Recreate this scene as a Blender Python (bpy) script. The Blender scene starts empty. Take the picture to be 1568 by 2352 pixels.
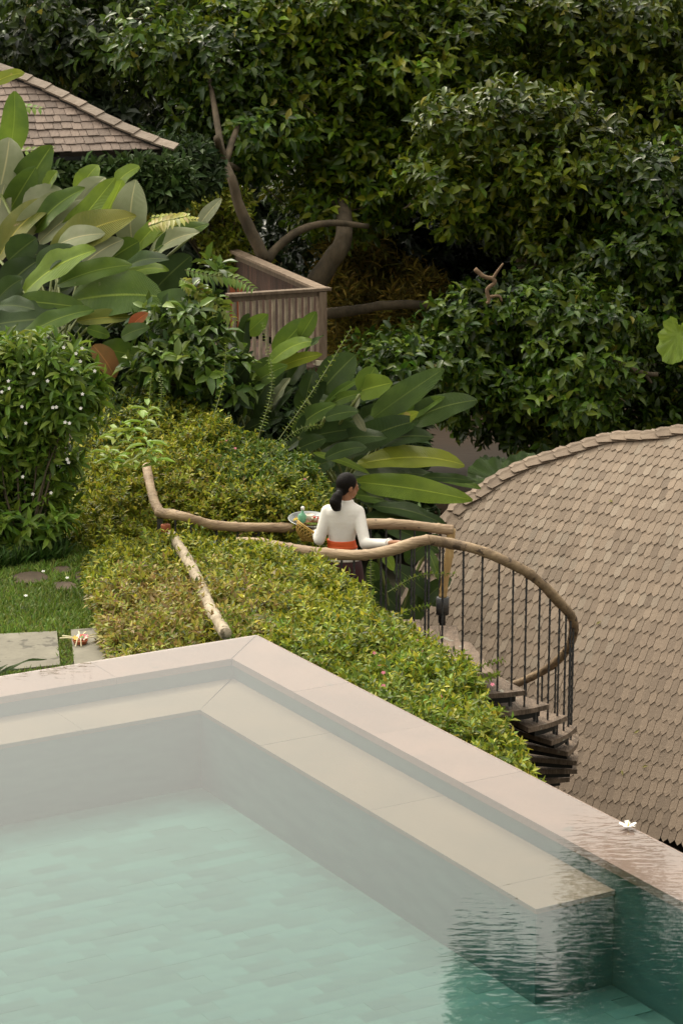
import bpy, math, random
import numpy as np
from mathutils import Vector, Matrix
random.seed(7)
rng = np.random.default_rng(7)
S = bpy.context.scene
COL = S.collection
R = math.radians

# ------------------------------------------------------------------ camera, sky, sun, exposure
TILT = R(13.4); FPX = 5500.0; CAMZ = 5.0
cam_d = bpy.data.cameras.new('camera')
cam = bpy.data.objects.new('camera', cam_d); COL.objects.link(cam)
cam.location = (0, 0, CAMZ); cam.rotation_euler = (math.pi/2 - TILT, 0, 0)
cam_d.sensor_fit = 'VERTICAL'; cam_d.sensor_height = 36; cam_d.lens = FPX/2352*36
cam_d.clip_end = 600; cam_d.clip_start = .5
cam_d.dof.use_dof = True; cam_d.dof.focus_distance = 21.5; cam_d.dof.aperture_fstop = 6.3
S.camera = cam
SUN_EL, SUN_AZ = R(50), R(-38)          # azimuth clockwise from +Y
w = bpy.data.worlds.new('World'); S.world = w; w.use_nodes = True
nt = w.node_tree; nt.nodes.clear()
out = nt.nodes.new('ShaderNodeOutputWorld'); bg = nt.nodes.new('ShaderNodeBackground')
sky = nt.nodes.new('ShaderNodeTexSky'); sky.sky_type = 'NISHITA'; sky.sun_disc = False
sky.sun_elevation = SUN_EL; sky.sun_rotation = SUN_AZ; sky.dust_density = 4; sky.air_density = 1.4
hs = nt.nodes.new('ShaderNodeHueSaturation'); hs.inputs['Saturation'].default_value = .22
mx = nt.nodes.new('ShaderNodeMix'); mx.data_type = 'RGBA'; mx.blend_type = 'MIX'; mx.inputs[0].default_value = .82
nt.links.new(sky.outputs[0], hs.inputs['Color']); nt.links.new(hs.outputs[0], mx.inputs[6])
# the white cloud layer, brighter where the veiled sun stands behind it
sdir = (math.sin(SUN_AZ)*math.cos(SUN_EL), math.cos(SUN_AZ)*math.cos(SUN_EL), math.sin(SUN_EL))
tcw = nt.nodes.new('ShaderNodeTexCoord'); dp = nt.nodes.new('ShaderNodeVectorMath'); dp.operation = 'DOT_PRODUCT'
dp.inputs[1].default_value = sdir; nt.links.new(tcw.outputs['Generated'], dp.inputs[0])
m1 = nt.nodes.new('ShaderNodeMath'); m1.operation = 'MULTIPLY_ADD'; m1.inputs[1].default_value = .5; m1.inputs[2].default_value = .5; nt.links.new(dp.outputs['Value'], m1.inputs[0])
m2 = nt.nodes.new('ShaderNodeMath'); m2.operation = 'POWER'; m2.inputs[1].default_value = 5; nt.links.new(m1.outputs[0], m2.inputs[0])
m3 = nt.nodes.new('ShaderNodeMath'); m3.operation = 'MULTIPLY_ADD'; m3.inputs[1].default_value = 30; m3.inputs[2].default_value = 3.8; nt.links.new(m2.outputs[0], m3.inputs[0])
cl_ = nt.nodes.new('ShaderNodeVectorMath'); cl_.operation = 'SCALE'; cl_.inputs[0].default_value = (1, .95, .83); nt.links.new(m3.outputs[0], cl_.inputs['Scale'])
nt.links.new(cl_.outputs[0], mx.inputs[7])
nt.links.new(mx.outputs[2], bg.inputs[0]); bg.inputs[1].default_value = .14
nt.links.new(bg.outputs[0], out.inputs[0])
sl = bpy.data.lights.new('sun', 'SUN'); sl.energy = 1.5; sl.angle = R(11); sl.color = (1, .90, .72)
so = bpy.data.objects.new('sun', sl); COL.objects.link(so)
sd = Vector((math.sin(SUN_AZ)*math.cos(SUN_EL), math.cos(SUN_AZ)*math.cos(SUN_EL), math.sin(SUN_EL)))
so.rotation_euler = sd.to_track_quat('Z', 'Y').to_euler()
S.view_settings.view_transform = 'Standard'; S.view_settings.look = 'None'
S.view_settings.exposure = 0.12; S.view_settings.gamma = 1; S.view_settings.use_curve_mapping = False
S.cycles.max_bounces = 6; S.cycles.transparent_max_bounces = 12; S.cycles.diffuse_bounces = 3
S.cycles.glossy_bounces = 3; S.cycles.use_denoising = True

# ------------------------------------------------------------------ places
FW = Vector((0, math.cos(TILT), -math.sin(TILT))); UP = Vector((0, math.sin(TILT), math.cos(TILT)))
def ray(px, py): return FW*FPX + Vector((1, 0, 0))*(px-784) + UP*(1176-py)
def P(px, py, Y):
    d = ray(px, py); return Vector((0, 0, CAMZ)) + d*(Y/d.y)
def PZ(px, py, z):
    d = ray(px, py); return Vector((0, 0, CAMZ)) + d*((z-CAMZ)/d.z)
def PP(px, py, z0, m, y0):              # sloping ground z = z0 + m (y - y0)
    d = ray(px, py); t = (z0 - m*y0 - CAMZ)/(d.z - m*d.y); return Vector((0, 0, CAMZ)) + d*t
def V(*a): return Vector(a)
def nrm(a): return a/np.maximum(np.linalg.norm(a, axis=-1, keepdims=True), 1e-9)

# ------------------------------------------------------------------ materials
def mat(name, col, rough=.6, col2=None, scale=4., detail=6., stretch=(1, 1, 1), bump=0., bscale=None, spec=.5,
        rand=0., metal=0., attr=None, trans=0., spots=None, coords='Object'):
    m = bpy.data.materials.new(name); m.use_nodes = True
    n = m.node_tree.nodes; l = m.node_tree.links
    b = n['Principled BSDF']; b.inputs['Roughness'].default_value = rough
    b.inputs['Specular IOR Level'].default_value = spec; b.inputs['Metallic'].default_value = metal
    tc = n.new('ShaderNodeTexCoord'); mp = n.new('ShaderNodeMapping'); mp.inputs['Scale'].default_value = stretch
    l.new(tc.outputs[coords], mp.inputs[0])
    cur = None
    if attr:
        a = n.new('ShaderNodeAttribute'); a.attribute_name = attr; cur = a.outputs['Color']
    else:
        rgb = n.new('ShaderNodeRGB'); rgb.outputs[0].default_value = (*col, 1); cur = rgb.outputs[0]
    if col2:
        no = n.new('ShaderNodeTexNoise'); no.inputs['Scale'].default_value = scale; no.inputs['Detail'].default_value = detail
        no.inputs['Roughness'].default_value = .62
        l.new(mp.outputs[0], no.inputs['Vector'])
        cr = n.new('ShaderNodeValToRGB'); cr.color_ramp.elements[0].position = .36; cr.color_ramp.elements[1].position = .64
        l.new(no.outputs['Fac'], cr.inputs[0])
        mi = n.new('ShaderNodeMix'); mi.data_type = 'RGBA'
        l.new(cr.outputs[0], mi.inputs[0]); l.new(cur, mi.inputs[6]); mi.inputs[7].default_value = (*col2, 1); cur = mi.outputs[2]
    if spots:
        sc, pos, scol = spots
        no = n.new('ShaderNodeTexNoise'); no.inputs['Scale'].default_value = sc; no.inputs['Detail'].default_value = 8
        l.new(tc.outputs[coords], no.inputs['Vector'])
        cr = n.new('ShaderNodeValToRGB'); cr.color_ramp.elements[0].position = pos; cr.color_ramp.elements[1].position = pos+.04
        l.new(no.outputs['Fac'], cr.inputs[0])
        mi = n.new('ShaderNodeMix'); mi.data_type = 'RGBA'
        l.new(cr.outputs[0], mi.inputs[0]); l.new(cur, mi.inputs[6]); mi.inputs[7].default_value = (*scol, 1); cur = mi.outputs[2]
    if rand:
        oi = n.new('ShaderNodeObjectInfo'); h = n.new('ShaderNodeHueSaturation')
        ma = n.new('ShaderNodeMapRange'); ma.inputs['To Min'].default_value = 1-rand; ma.inputs['To Max'].default_value = 1+rand
        l.new(oi.outputs['Random'], ma.inputs[0]); l.new(ma.outputs[0], h.inputs['Value']); l.new(cur, h.inputs['Color']); cur = h.outputs[0]
    l.new(cur, b.inputs['Base Color'])
    if bump:
        no = n.new('ShaderNodeTexNoise'); no.inputs['Scale'].default_value = bscale or scale*3; no.inputs['Detail'].default_value = 8
        l.new(mp.outputs[0], no.inputs['Vector'])
        bp = n.new('ShaderNodeBump'); bp.inputs['Strength'].default_value = bump; bp.inputs['Distance'].default_value = .02
        l.new(no.outputs['Fac'], bp.inputs['Height']); l.new(bp.outputs[0], b.inputs['Normal'])
    if trans:
        tr = n.new('ShaderNodeBsdfTranslucent'); h2 = n.new('ShaderNodeHueSaturation'); h2.inputs['Value'].default_value = 1.25
        h2.inputs['Hue'].default_value = .485
        l.new(cur, h2.inputs['Color']); l.new(h2.outputs[0], tr.inputs[0])
        ms = n.new('ShaderNodeMixShader'); ms.inputs[0].default_value = trans
        o = n['Material Output']; l.new(b.outputs[0], ms.inputs[1]); l.new(tr.outputs[0], ms.inputs[2]); l.new(ms.outputs[0], o.inputs[0])
    return m

M = {}
M['tree_leaf'] = mat('glossy_tree_leaf', (0, 0, 0), .33, attr='tint', trans=.2, spec=.42)
M['small_leaf'] = mat('small_leaf', (0, 0, 0), .42, attr='tint', trans=.28, spec=.35)
M['dull_leaf'] = mat('dull_leaf', (0, 0, 0), .6, attr='tint', trans=.15, spec=.25)
M['bark'] = mat('bark', (.16, .12, .075), .85, (.07, .055, .035), 5, stretch=(1, 1, .5), bump=.9, bscale=14)
M['twig'] = mat('twig', (.10, .075, .045), .85, (.05, .04, .02), 8)
M['pole_wood'] = mat('pole_wood', (.50, .36, .22), .62, (.30, .20, .12), 5, stretch=(.5, 1, 3), bump=.6, bscale=18, spots=(16, .66, (.14, .09, .055)))
M['pole_dark'] = mat('pole_wood_dark', (.40, .28, .165), .65, (.17, .115, .07), 6, stretch=(1, 1, 1), bump=.8, bscale=18, spots=(11, .58, (.09, .06, .038)))
M['old_pole'] = mat('old_pole_wood', (.47, .39, .28), .75, (.27, .21, .14), 7, stretch=(1.6, .6, 2), bump=.8, bscale=16, spots=(13, .62, (.15, .12, .07)))
M['bamboo'] = mat('bamboo', (.58, .40, .18), .5, (.42, .27, .11), 5, stretch=(3, 3, .6), bump=.3, bscale=20)
M['iron'] = mat('black_iron', (.035, .04, .048), .45, (.06, .055, .05), 30, bump=.3, bscale=60, spec=.5)
M['tread'] = mat('weathered_tread', (.25, .18, .13), .75, (.12, .085, .06), 5, stretch=(3, 1, 1), bump=.8, bscale=20, rand=.15, spots=(9, .63, (.30, .27, .21)))
M['black'] = mat('black_bracket', (.012, .012, .012), .6)
M['shingle'] = mat('shingle', (.285, .215, .157), .8, (.23, .17, .123), 3.2, stretch=(2, 2, 1), bump=.25, bscale=30, rand=.15)
M['shingle_mass'] = mat('shingle_mass', (.355, .265, .195), .8, attr='tint', bump=.25, bscale=30)
M['roof_dark'] = mat('roof_underlay', (.05, .038, .03), .9)
M['shake'] = mat('shake', (.235, .175, .14), .8, (.15, .11, .088), 6, stretch=(3, 1, 1), bump=.6, bscale=30, rand=.28)
M['cap'] = mat('cap_board', (.28, .22, .17), .75, (.20, .15, .11), 5, stretch=(1, 1, 4), bump=.6, bscale=25, rand=.18)
M['deckwood'] = mat('deck_wood', (.29, .215, .15), .75, (.18, .125, .085), 6, stretch=(3, 3, .5), bump=.5, bscale=20, rand=.2)
M['deckinner'] = mat('deck_board', (.115, .055, .035), .75, (.06, .035, .025), 5, stretch=(4, 4, .5), bump=.5, bscale=20, rand=.35)  # reddish boards, coloured darker to stand in for shadow behind the slats
M['slat'] = mat('deck_slat', (.46, .38, .27), .75, (.28, .22, .16), 9, stretch=(1, 1, .6), bump=.5, bscale=20, rand=.12)  # paler than the other deck wood, so slats read as lit edges
M['redbeam'] = mat('red_beam', (.17, .035, .022), .6, (.10, .03, .02), 6)
M['coping'] = mat('coping_stone', (.345, .25, .205), .6, (.295, .22, .185), 1.6, detail=9, bump=.25, bscale=30, rand=.05, spots=(5, .69, (.25, .21, .18)))
M['ledge'] = mat('ledge_stone', (.25, .195, .135), .7, (.21, .17, .12), 1.8, detail=8, bump=.1, bscale=30, rand=.04)
M['pooltile'] = mat('green_pool_tile', (.072, .19, .158), .6, (.05, .15, .135), 2.2, detail=7, rand=.17)
M['poolwall'] = mat('pool_wall', (.10, .215, .195), .6, (.065, .165, .16), 3.2, detail=9, stretch=(1, 1, 4), rand=.05)
M['poolmass'] = mat('green_pool_tile_mass', (.27, .46, .36), .6, attr='tint')
M['soil'] = mat('soil', (.055, .038, .024), .95, (.03, .024, .014), 3, bump=.6)
M['ground'] = mat('ground', (.045, .05, .02), .95, (.05, .035, .02), 1.2, bump=.6)
M['slab'] = mat('slab_stone', (.235, .215, .165), .8, (.165, .15, .115), 3.2, detail=9, bump=.35, bscale=22, spots=(6.5, .62, (.10, .09, .07)))
M['stepstone'] = mat('stepping_stone', (.12, .085, .055), .85, (.075, .055, .035), 5, bump=.4)
M['river'] = mat('river', (.05, .030, .018), .35, (.032, .02, .012), .8, bump=.5, bscale=3.2, spec=.2, stretch=(.5, 1, 1))
M['skin'] = mat('skin', (.36, .165, .085), .5, (.32, .14, .07), 8)
M['hair'] = mat('hair', (.005, .004, .0035), .5, (.010, .007, .006), 30, stretch=(6, 6, .6), bump=.5, bscale=50, spec=.14)
M['blouse'] = mat('white_lace_blouse', (.88, .85, .80), .75, (.83, .79, .73), 12, bump=.35, bscale=5, stretch=(1, 1, 1.8))
M['sash'] = mat('orange_sash', (.85, .13, .025), .65, (.70, .10, .02), 6, stretch=(1, 1, 9), bump=.35, bscale=9)
M['skirt'] = mat('maroon_skirt', (.045, .008, .010), .8, (.03, .006, .008), 12)
M['steel'] = mat('steel_tray', (.24, .25, .25), .35, metal=.8)
M['wicker'] = mat('wicker', (.52, .34, .07), .6, (.36, .22, .05), 30)
M['bottle'] = mat('green_bottle', (.16, .42, .25), .35)
M['cream'] = mat('cream', (.78, .72, .52), .5)
M['red'] = mat('red', (.55, .06, .03), .55)
M['jar'] = mat('jar', (.66, .60, .50), .4)
M['green'] = mat('food_green', (.14, .28, .05), .5)
M['yellow'] = mat('yellow', (.75, .55, .08), .5)
M['fallen'] = mat('fallen_leaf', (.33, .29, .09), .6, (.22, .20, .07), 20)
M['white'] = mat('white_petal', (.85, .83, .78), .5)
M['pink'] = mat('pink_petal', (.62, .16, .24), .6)
M['terracotta'] = mat('terracotta', (.42, .12, .05), .7)
M['stick'] = mat('pale_palm_strip', (.75, .66, .42), .6)
M['drybrown'] = mat('dry_leaf', (.36, .17, .08), .7, (.22, .11, .05), 8, trans=.1)

def bigleaf(name, c, c2, rough=.45, spots=None, trans=.3, under=None, spec=.28):
    m = mat(name, c, rough, c2, 2.6, detail=4, rand=.16, trans=trans, spots=spots, spec=spec)
    n = m.node_tree.nodes; l = m.node_tree.links
    b = n['Principled BSDF']
    # side veins: fine relief along the blade (UV x = along, y = across)
    uv = n.new('ShaderNodeUVMap'); wv = n.new('ShaderNodeTexWave'); wv.wave_type = 'BANDS'; wv.bands_direction = 'X'
    sep = n.new('ShaderNodeSeparateXYZ'); ab = n.new('ShaderNodeMath'); ab.operation = 'ABSOLUTE'
    mu = n.new('ShaderNodeMath'); mu.operation = 'MULTIPLY_ADD'; mu.inputs[1].default_value = -.16
    cm = n.new('ShaderNodeCombineXYZ')
    l.new(uv.outputs[0], sep.inputs[0]); l.new(sep.outputs[1], ab.inputs[0]); l.new(ab.outputs[0], mu.inputs[0]); l.new(sep.outputs[0], mu.inputs[2])
    l.new(mu.outputs[0], cm.inputs[0]); l.new(cm.outputs[0], wv.inputs[0]); wv.inputs['Scale'].default_value = 9
    bp = n.new('ShaderNodeBump'); bp.inputs['Strength'].default_value = .6; bp.inputs['Distance'].default_value = .012
    l.new(wv.outputs['Fac'], bp.inputs['Height']); l.new(bp.outputs[0], b.inputs['Normal'])
    # pale midrib
    ra = n.new('ShaderNodeValToRGB'); ra.color_ramp.elements[0].position = .025; ra.color_ramp.elements[0].color = (1, 1, 1, 1)
    ra.color_ramp.elements[1].position = .06; ra.color_ramp.elements[1].color = (0, 0, 0, 1)
    l.new(ab.outputs[0], ra.inputs[0])
    old = b.inputs['Base Color'].links[0].from_socket
    mi = n.new('ShaderNodeMix'); mi.data_type = 'RGBA'; l.new(ra.outputs[0], mi.inputs[0]); l.new(old, mi.inputs[6])
    mi.inputs[7].default_value = (min(1, c[0]*1.8+.05), min(1, c[1]*1.6+.04), c[2]*1.4+.02, 1); l.new(mi.outputs[2], b.inputs['Base Color'])
    return m
SP = (7, .66, (.42, .33, .16))
L = {
 'g': bigleaf('big_leaf_green', (.13, .215, .028), (.08, .15, .022), spots=(9, .70, (.36, .34, .16))),
 'l': bigleaf('big_leaf_light', (.23, .34, .04), (.15, .24, .03), trans=.35),
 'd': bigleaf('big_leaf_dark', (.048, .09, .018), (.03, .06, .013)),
 's': bigleaf('big_leaf_silver', (.34, .36, .22), (.25, .29, .15), rough=.55, trans=.15),
 'y': bigleaf('big_leaf_olive', (.25, .25, .045), (.15, .18, .03), spots=SP),
 'u': bigleaf('big_leaf_lime', (.34, .40, .04), (.25, .33, .035), trans=.4, spots=(5, .64, (.50, .42, .12))),
 'b': bigleaf('big_leaf_withered', (.30, .15, .05), (.17, .12, .04), rough=.7),
 'o': bigleaf('big_leaf_orange', (.45, .10, .03), (.30, .12, .03), rough=.6),
 'k': bigleaf('big_leaf_bluegreen', (.085, .145, .035), (.055, .10, .025), rough=.38),
}

# ------------------------------------------------------------------ object helpers
def tag(o, label=None, cat=None, group=None, kind=None):
    if label: o['label'] = label
    if cat: o['category'] = cat
    if group: o['group'] = group
    if kind: o['kind'] = kind
    return o
def empty(name, loc=(0, 0, 0), **k):
    o = bpy.data.objects.new(name, None); COL.objects.link(o); o.location = loc; o.empty_display_size = .1
    return tag(o, **k)
def link(name, me, parent=None, loc=None):
    o = bpy.data.objects.new(name, me); COL.objects.link(o)
    if parent is not None:
        o.parent = parent
        base = Vector(parent.location)
        q = parent.parent
        while q is not None: base += Vector(q.location); q = q.parent
        o.location = (Vector(loc) if loc is not None else Vector((0, 0, 0))) - base
    elif loc is not None: o.location = loc
    return o
class MB:
    def __init__(s): s.v = []; s.f = []
    def add(s, v, f):
        k = len(s.v); s.v += [tuple(x) for x in v]; s.f += [tuple(i+k for i in q) for q in f]; return s
    def box(s, c, sx, sy, sz, ax=None):
        c = Vector(c); ax = ax or (V(1, 0, 0), V(0, 1, 0), V(0, 0, 1))
        v = [c + ax[0]*(a*sx/2) + ax[1]*(b*sy/2) + ax[2]*(d*sz/2) for a in (-1, 1) for b in (-1, 1) for d in (-1, 1)]
        return s.add(v, [(0, 1, 3, 2), (4, 6, 7, 5), (0, 4, 5, 1), (2, 3, 7, 6), (0, 2, 6, 4), (1, 5, 7, 3)])
    def prism(s, poly, z0, z1):
        n = len(poly); v = [(p[0], p[1], z0) for p in poly] + [(p[0], p[1], z1) for p in poly]
        a = sum(poly[i][0]*poly[(i+1) % n][1]-poly[(i+1) % n][0]*poly[i][1] for i in range(n))
        f = [tuple(range(n)), tuple(range(2*n-1, n-1, -1))] + [(i, i+n, (i+1) % n+n, (i+1) % n) for i in range(n)]
        if a > 0: f = [q[::-1] for q in f]
        return s.add(v, f)
    def tube(s, pts, rad, n=8, twist=0., cap=True, knob=0.):
        pts = [Vector(p) for p in pts]; m = len(pts)
        if not hasattr(rad, '__len__'): rad = [rad]*m
        t0 = (pts[1]-pts[0]).normalized(); u = t0.orthogonal().normalized(); v = []; f = []
        for i, p in enumerate(pts):
            t = (pts[min(i+1, m-1)]-pts[max(i-1, 0)])
            t = t.normalized() if t.length > 1e-9 else t0
            u = (u - t*u.dot(t)).normalized(); w_ = t.cross(u)
            for j in range(n):
                a = 2*math.pi*j/n + twist*i
                r = rad[i]*(1+knob*random.uniform(-1, 1))
                v.append(p + u*(math.cos(a)*r) + w_*(math.sin(a)*r))
        for i in range(m-1):
            for j in range(n):
                f.append((i*n+j, i*n+(j+1) % n, (i+1)*n+(j+1) % n, (i+1)*n+j))
        if cap: f.append(tuple(range(n))[::-1]); f.append(tuple((m-1)*n+j for j in range(n)))
        return s.add(v, f)
    def lathe(s, prof, c, n=20, ax=None, a0=0, a1=2*math.pi):
        c = Vector(c); ax = ax or (V(1, 0, 0), V(0, 1, 0), V(0, 0, 1)); full = a1-a0 > 6.28; m = n if full else n+1; v = []; f = []
        for r, z in prof:
            for j in range(m):
                a = a0+(a1-a0)*j/n; v.append(c + ax[0]*(r*math.cos(a)) + ax[1]*(r*math.sin(a)) + ax[2]*z)
        for i in range(len(prof)-1):
            for j in range(n):
                k = (j+1) % m; f.append((i*m+j, i*m+k, (i+1)*m+k, (i+1)*m+j))
        return s.add(v, f)
    def ell(s, c, r, ax=None, n=12, k=8):
        prof = [(math.sin(math.pi*i/k), -math.cos(math.pi*i/k)) for i in range(k+1)]
        c = Vector(c); ax = ax or (V(1, 0, 0), V(0, 1, 0), V(0, 0, 1))
        prof[0] = (1e-3, -1); prof[-1] = (1e-3, 1)
        return s.lathe(prof, c, n, (ax[0]*r[0], ax[1]*r[1], ax[2]*r[2]))
    def mesh(s, name, m=None, smooth=False):
        me = bpy.data.meshes.new(name); me.from_pydata(s.v, [], s.f); me.update()
        if m: me.materials.append(m)
        if smooth: me.shade_smooth()
        return me
    def build(s, name, m, parent=None, smooth=False, **k):
        return tag(link(name, s.mesh(name, m, smooth), parent), **k)

def bez(pts, n=6):
    """Catmull-Rom through points"""
    pts = [Vector(p) for p in pts]; out_ = []
    q = [pts[0]*2-pts[1]] + pts + [pts[-1]*2-pts[-2]]
    for i in range(1, len(q)-2):
        for k in range(n):
            t = k/n; a, b, c, d = q[i-1], q[i], q[i+1], q[i+2]
            out_.append(.5*((2*b)+(c-a)*t+(2*a-5*b+4*c-d)*t*t+(3*b-a-3*c+d)*t**3))
    out_.append(pts[-1]); return out_

# ---- clouds of leaves, each leaf its own little folded blade
T_SMALL = (np.array([[0, 0, 0], [.42, .5, .10], [.42, -.5, .10], [1, 0, -.06]]), np.array([[0, 2, 3], [0, 3, 1]]))
T_BROAD = (np.array([[0, 0, 0], [.28, .42, .09], [.28, -.42, .09], [.65, .40, .07], [.65, -.40, .07], [1, 0, -.18], [.5, 0, -.02]]),
           np.array([[0, 6, 1], [0, 2, 6], [1, 6, 3], [2, 4, 6], [3, 6, 5], [6, 4, 5]]))
T_BLADE = (np.array([[0, .5, 0], [0, -.5, 0], [.55, .4, .12], [.55, -.4, .12], [1, 0, 0]]), np.array([[0, 1, 3], [0, 3, 2], [2, 3, 4]]))
def leaf_mesh(name, p, a, n, Ln, Wd, col, m, parent=None, T=T_SMALL, **k):
    a = nrm(a); s = nrm(np.cross(n, a)); n = np.cross(a, s)
    tv, tf = T; N = len(p); K = len(tv)
    Ln = np.asarray(Ln)[:, None, None]*np.ones((N, 1, 1)); Wd = np.asarray(Wd)[:, None, None]*np.ones((N, 1, 1))
    co = p[:, None, :] + a[:, None, :]*tv[None, :, 0:1]*Ln + s[:, None, :]*tv[None, :, 1:2]*Wd + n[:, None, :]*tv[None, :, 2:3]*Ln
    fa = (tf[None, :, :] + (np.arange(N)*K)[:, None, None]).reshape(-1, 3)
    me = bpy.data.meshes.new(name); me.vertices.add(N*K); me.vertices.foreach_set('co', co.reshape(-1).astype(np.float32))
    nf = len(fa); me.loops.add(nf*3); me.loops.foreach_set('vertex_index', fa.reshape(-1).astype(np.int32))
    me.polygons.add(nf); me.polygons.foreach_set('loop_start', (np.arange(nf)*3).astype(np.int32))
    me.update(calc_edges=True)
    at = me.color_attributes.new('tint', 'FLOAT_COLOR', 'POINT')
    c4 = np.ones((N, K, 4), np.float32); c4[:, :, :3] = col[:, None, :]
    at.data.foreach_set('color', c4.reshape(-1)); me.materials.append(m)
    return tag(link(name, me, parent), **k)
def palette(N, cols, jit=.18, pr=None):
    cols = np.array(cols); i = rng.choice(len(cols), N, p=pr)
    c = cols[i]*(1+rng.normal(0, jit, (N, 1))); c *= 1+rng.normal(0, .07, (N, 3)); return np.clip(c, .004, .9)
def sprigs(c, d, k, length, spread=.9, droop=.15, twist=2.4):
    """c,d (N,3): stem foot and direction -> leaf positions, axes, normals, stem index"""
    N = len(c); d = nrm(d); u = nrm(np.cross(d, np.array([.31, .2, .93])+rng.normal(0, .3, (N, 3)))); v = np.cross(d, u)
    i = np.arange(k); ang = rng.uniform(0, 6.28, (N, 1)) + i[None]*twist + rng.normal(0, .25, (N, k))
    rad = u[:, None]*np.cos(ang)[..., None] + v[:, None]*np.sin(ang)[..., None]
    fr = (i+.3)/k
    p = c[:, None] + d[:, None]*(fr[None, :, None]*length)
    up_ = (fr*.9)[None, :, None]
    a = rad*spread + d[:, None]*(.25+up_) + np.array([0, 0, -1.])*droop + rng.normal(0, .14, (N, k, 3))
    n = d[:, None] - rad*.35 + rng.normal(0, .16, (N, k, 3)) + np.array([0, 0, .35])
    return p.reshape(-1, 3), a.reshape(-1, 3), n.reshape(-1, 3), np.repeat(np.arange(N), k)

def vnoise(x, y, s=1., seed=0):
    q = 0
    for o in range(4):
        f = s*2**o; q = q + (np.sin(x*f*1.7+seed+o*2.1+1.3*np.sin(y*f*1.1+seed*2+o))*np.cos(y*f*1.9-seed+o*1.7+1.1*np.sin(x*f*.9+o)))/2**o
    return q/1.9
def inpoly(x, y, poly):
    poly = np.asarray(poly); n = len(poly); c = np.zeros(len(x), bool); j = n-1
    for i in range(n):
        xi, yi = poly[i]; xj, yj = poly[j]
        t = ((yi > y) != (yj > y)) & (x < (xj-xi)*(y-yi)/(yj-yi+1e-12)+xi); c ^= t; j = i
    return c
def edgedist(x, y, poly):
    poly = np.asarray(poly); d = np.full(len(x), 1e9); px = np.zeros(len(x)); py = np.zeros(len(x)); n = len(poly)
    for i in range(n):
        a = poly[i]; b = poly[(i+1) % n]; ab = b-a; t = np.clip(((x-a[0])*ab[0]+(y-a[1])*ab[1])/(ab@ab), 0, 1)
        qx = a[0]+ab[0]*t; qy = a[1]+ab[1]*t; dd = np.hypot(x-qx, y-qy); m = dd < d
        d = np.where(m, dd, d); px = np.where(m, qx, px); py = np.where(m, qy, py)
    return d, px, py
def grid_mesh(name, xs, ys, zf, m, **k):
    X, Y = np.meshgrid(xs, ys); Z = zf(X, Y); nx, ny = len(xs), len(ys)
    v = np.stack([X, Y, Z], -1).reshape(-1, 3); i = np.arange(nx-1)[None]+np.arange(ny-1)[:, None]*nx
    f = np.stack([i, i+1, i+nx+1, i+nx], -1).reshape(-1, 4)
    me = bpy.data.meshes.new(name); me.from_pydata(v.tolist(), [], f.tolist()); me.update(); me.shade_smooth(); me.materials.append(m)
    return tag(link(name, me), **k)

# ------------------------------------------------------------------ pool geometry
C0 = PZ(590, 1458, 0); A0 = PZ(0, 1553, 0); B0 = PZ(1568, 1960, 0)
e1 = (A0-C0).normalized(); e2 = (B0-C0).normalized()
e2 = (e2 - e1*(e2.dot(e1))*.5).normalized(); e1 = (e1 - e2*e1.dot(e2)).normalized()
CI = PZ(538, 1513, 0); dI = CI-C0
ci1, ci2 = dI.dot(e1), dI.dot(e2)       # coping width measured both ways
WC = (ci1+ci2)/2
def Q(a, b, z=0.): p = C0+e1*a+e2*b; return V(p.x, p.y, z)
ZL, ZF = -.15, -.72
LI = PZ(490, 1633, ZL)-C0; l1, l2 = LI.dot(e1), LI.dot(e2)
LW = (l1+l2)/2
LE = (PZ(1253, 2083, ZL)-C0).dot(e2)    # where the ledge stops along the right side
LA, LB = 7.5, 9.5                       # pool length both ways
print('pool', WC, ci1, ci2, LW, l1, l2, LE, e1.dot(e2))

# ---- setting: terrain
def terr(X, Y):
    z = np.full_like(X, -.50)
    # garden plateau ends beyond the hedge and right of the pool edge; falls to the river gorge
    right = (X - (.2 + (Y-20.)*.0)); a = np.clip((X+.0)/1.2, 0, 1)
    drop = np.clip((Y-23.)/9., 0, 1)
    z = z - 4.9*drop*drop*(3-2*drop)
    n_pool = np.array([-e2.x, -e2.y])
    dpool = ((X-C0.x)*e1.x+(Y-C0.y)*e1.y)   # <0: outside the right-hand pool edge
    pit = (dpool < .1) & (X > -1.3) & (Y > 0)
    z = np.where(pit & (Y < 40), np.minimum(z, -4.6), z)
    rise = np.clip((Y-50)/16, 0, 1)
    z = z + rise*13.0
    # under the pool: lower, so the basin stays clear
    ip = (dpool > -.05) & (((X-C0.x)*e2.x+(Y-C0.y)*e2.y) > -.05)
    z = np.where(ip, -1.6, z)
    return z + .04*vnoise(X, Y, 1.3, 3)*(z < -.3)
xs = np.concatenate([np.linspace(-60, -9, 18), np.arange(-8.5, 8.6, .25), np.linspace(9, 60, 18)])
ys = np.concatenate([np.linspace(-6, 9, 6), np.arange(9.5, 34, .25), np.linspace(34.5, 90, 60)])
grid_mesh('ground', xs, ys, terr, M['ground'], kind='structure')
MB().box((0, 46, -4.45), 90, 14, .3).build('river', M['river'], kind='structure')

# ---- pool
pool = empty('swimming_pool', C0, label='green-tiled infinity pool with a pale stone edge, corner pointing to the hedge', cat='swimming pool')
def quad_prism(pts, z0, z1): return MB().prism([(p.x, p.y) for p in pts], z0, z1)
g = .0016
def slab_row(name, n, a0, b0, a1, b1, along, z0, z1, m, first_skip=0):
    pass
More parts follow.
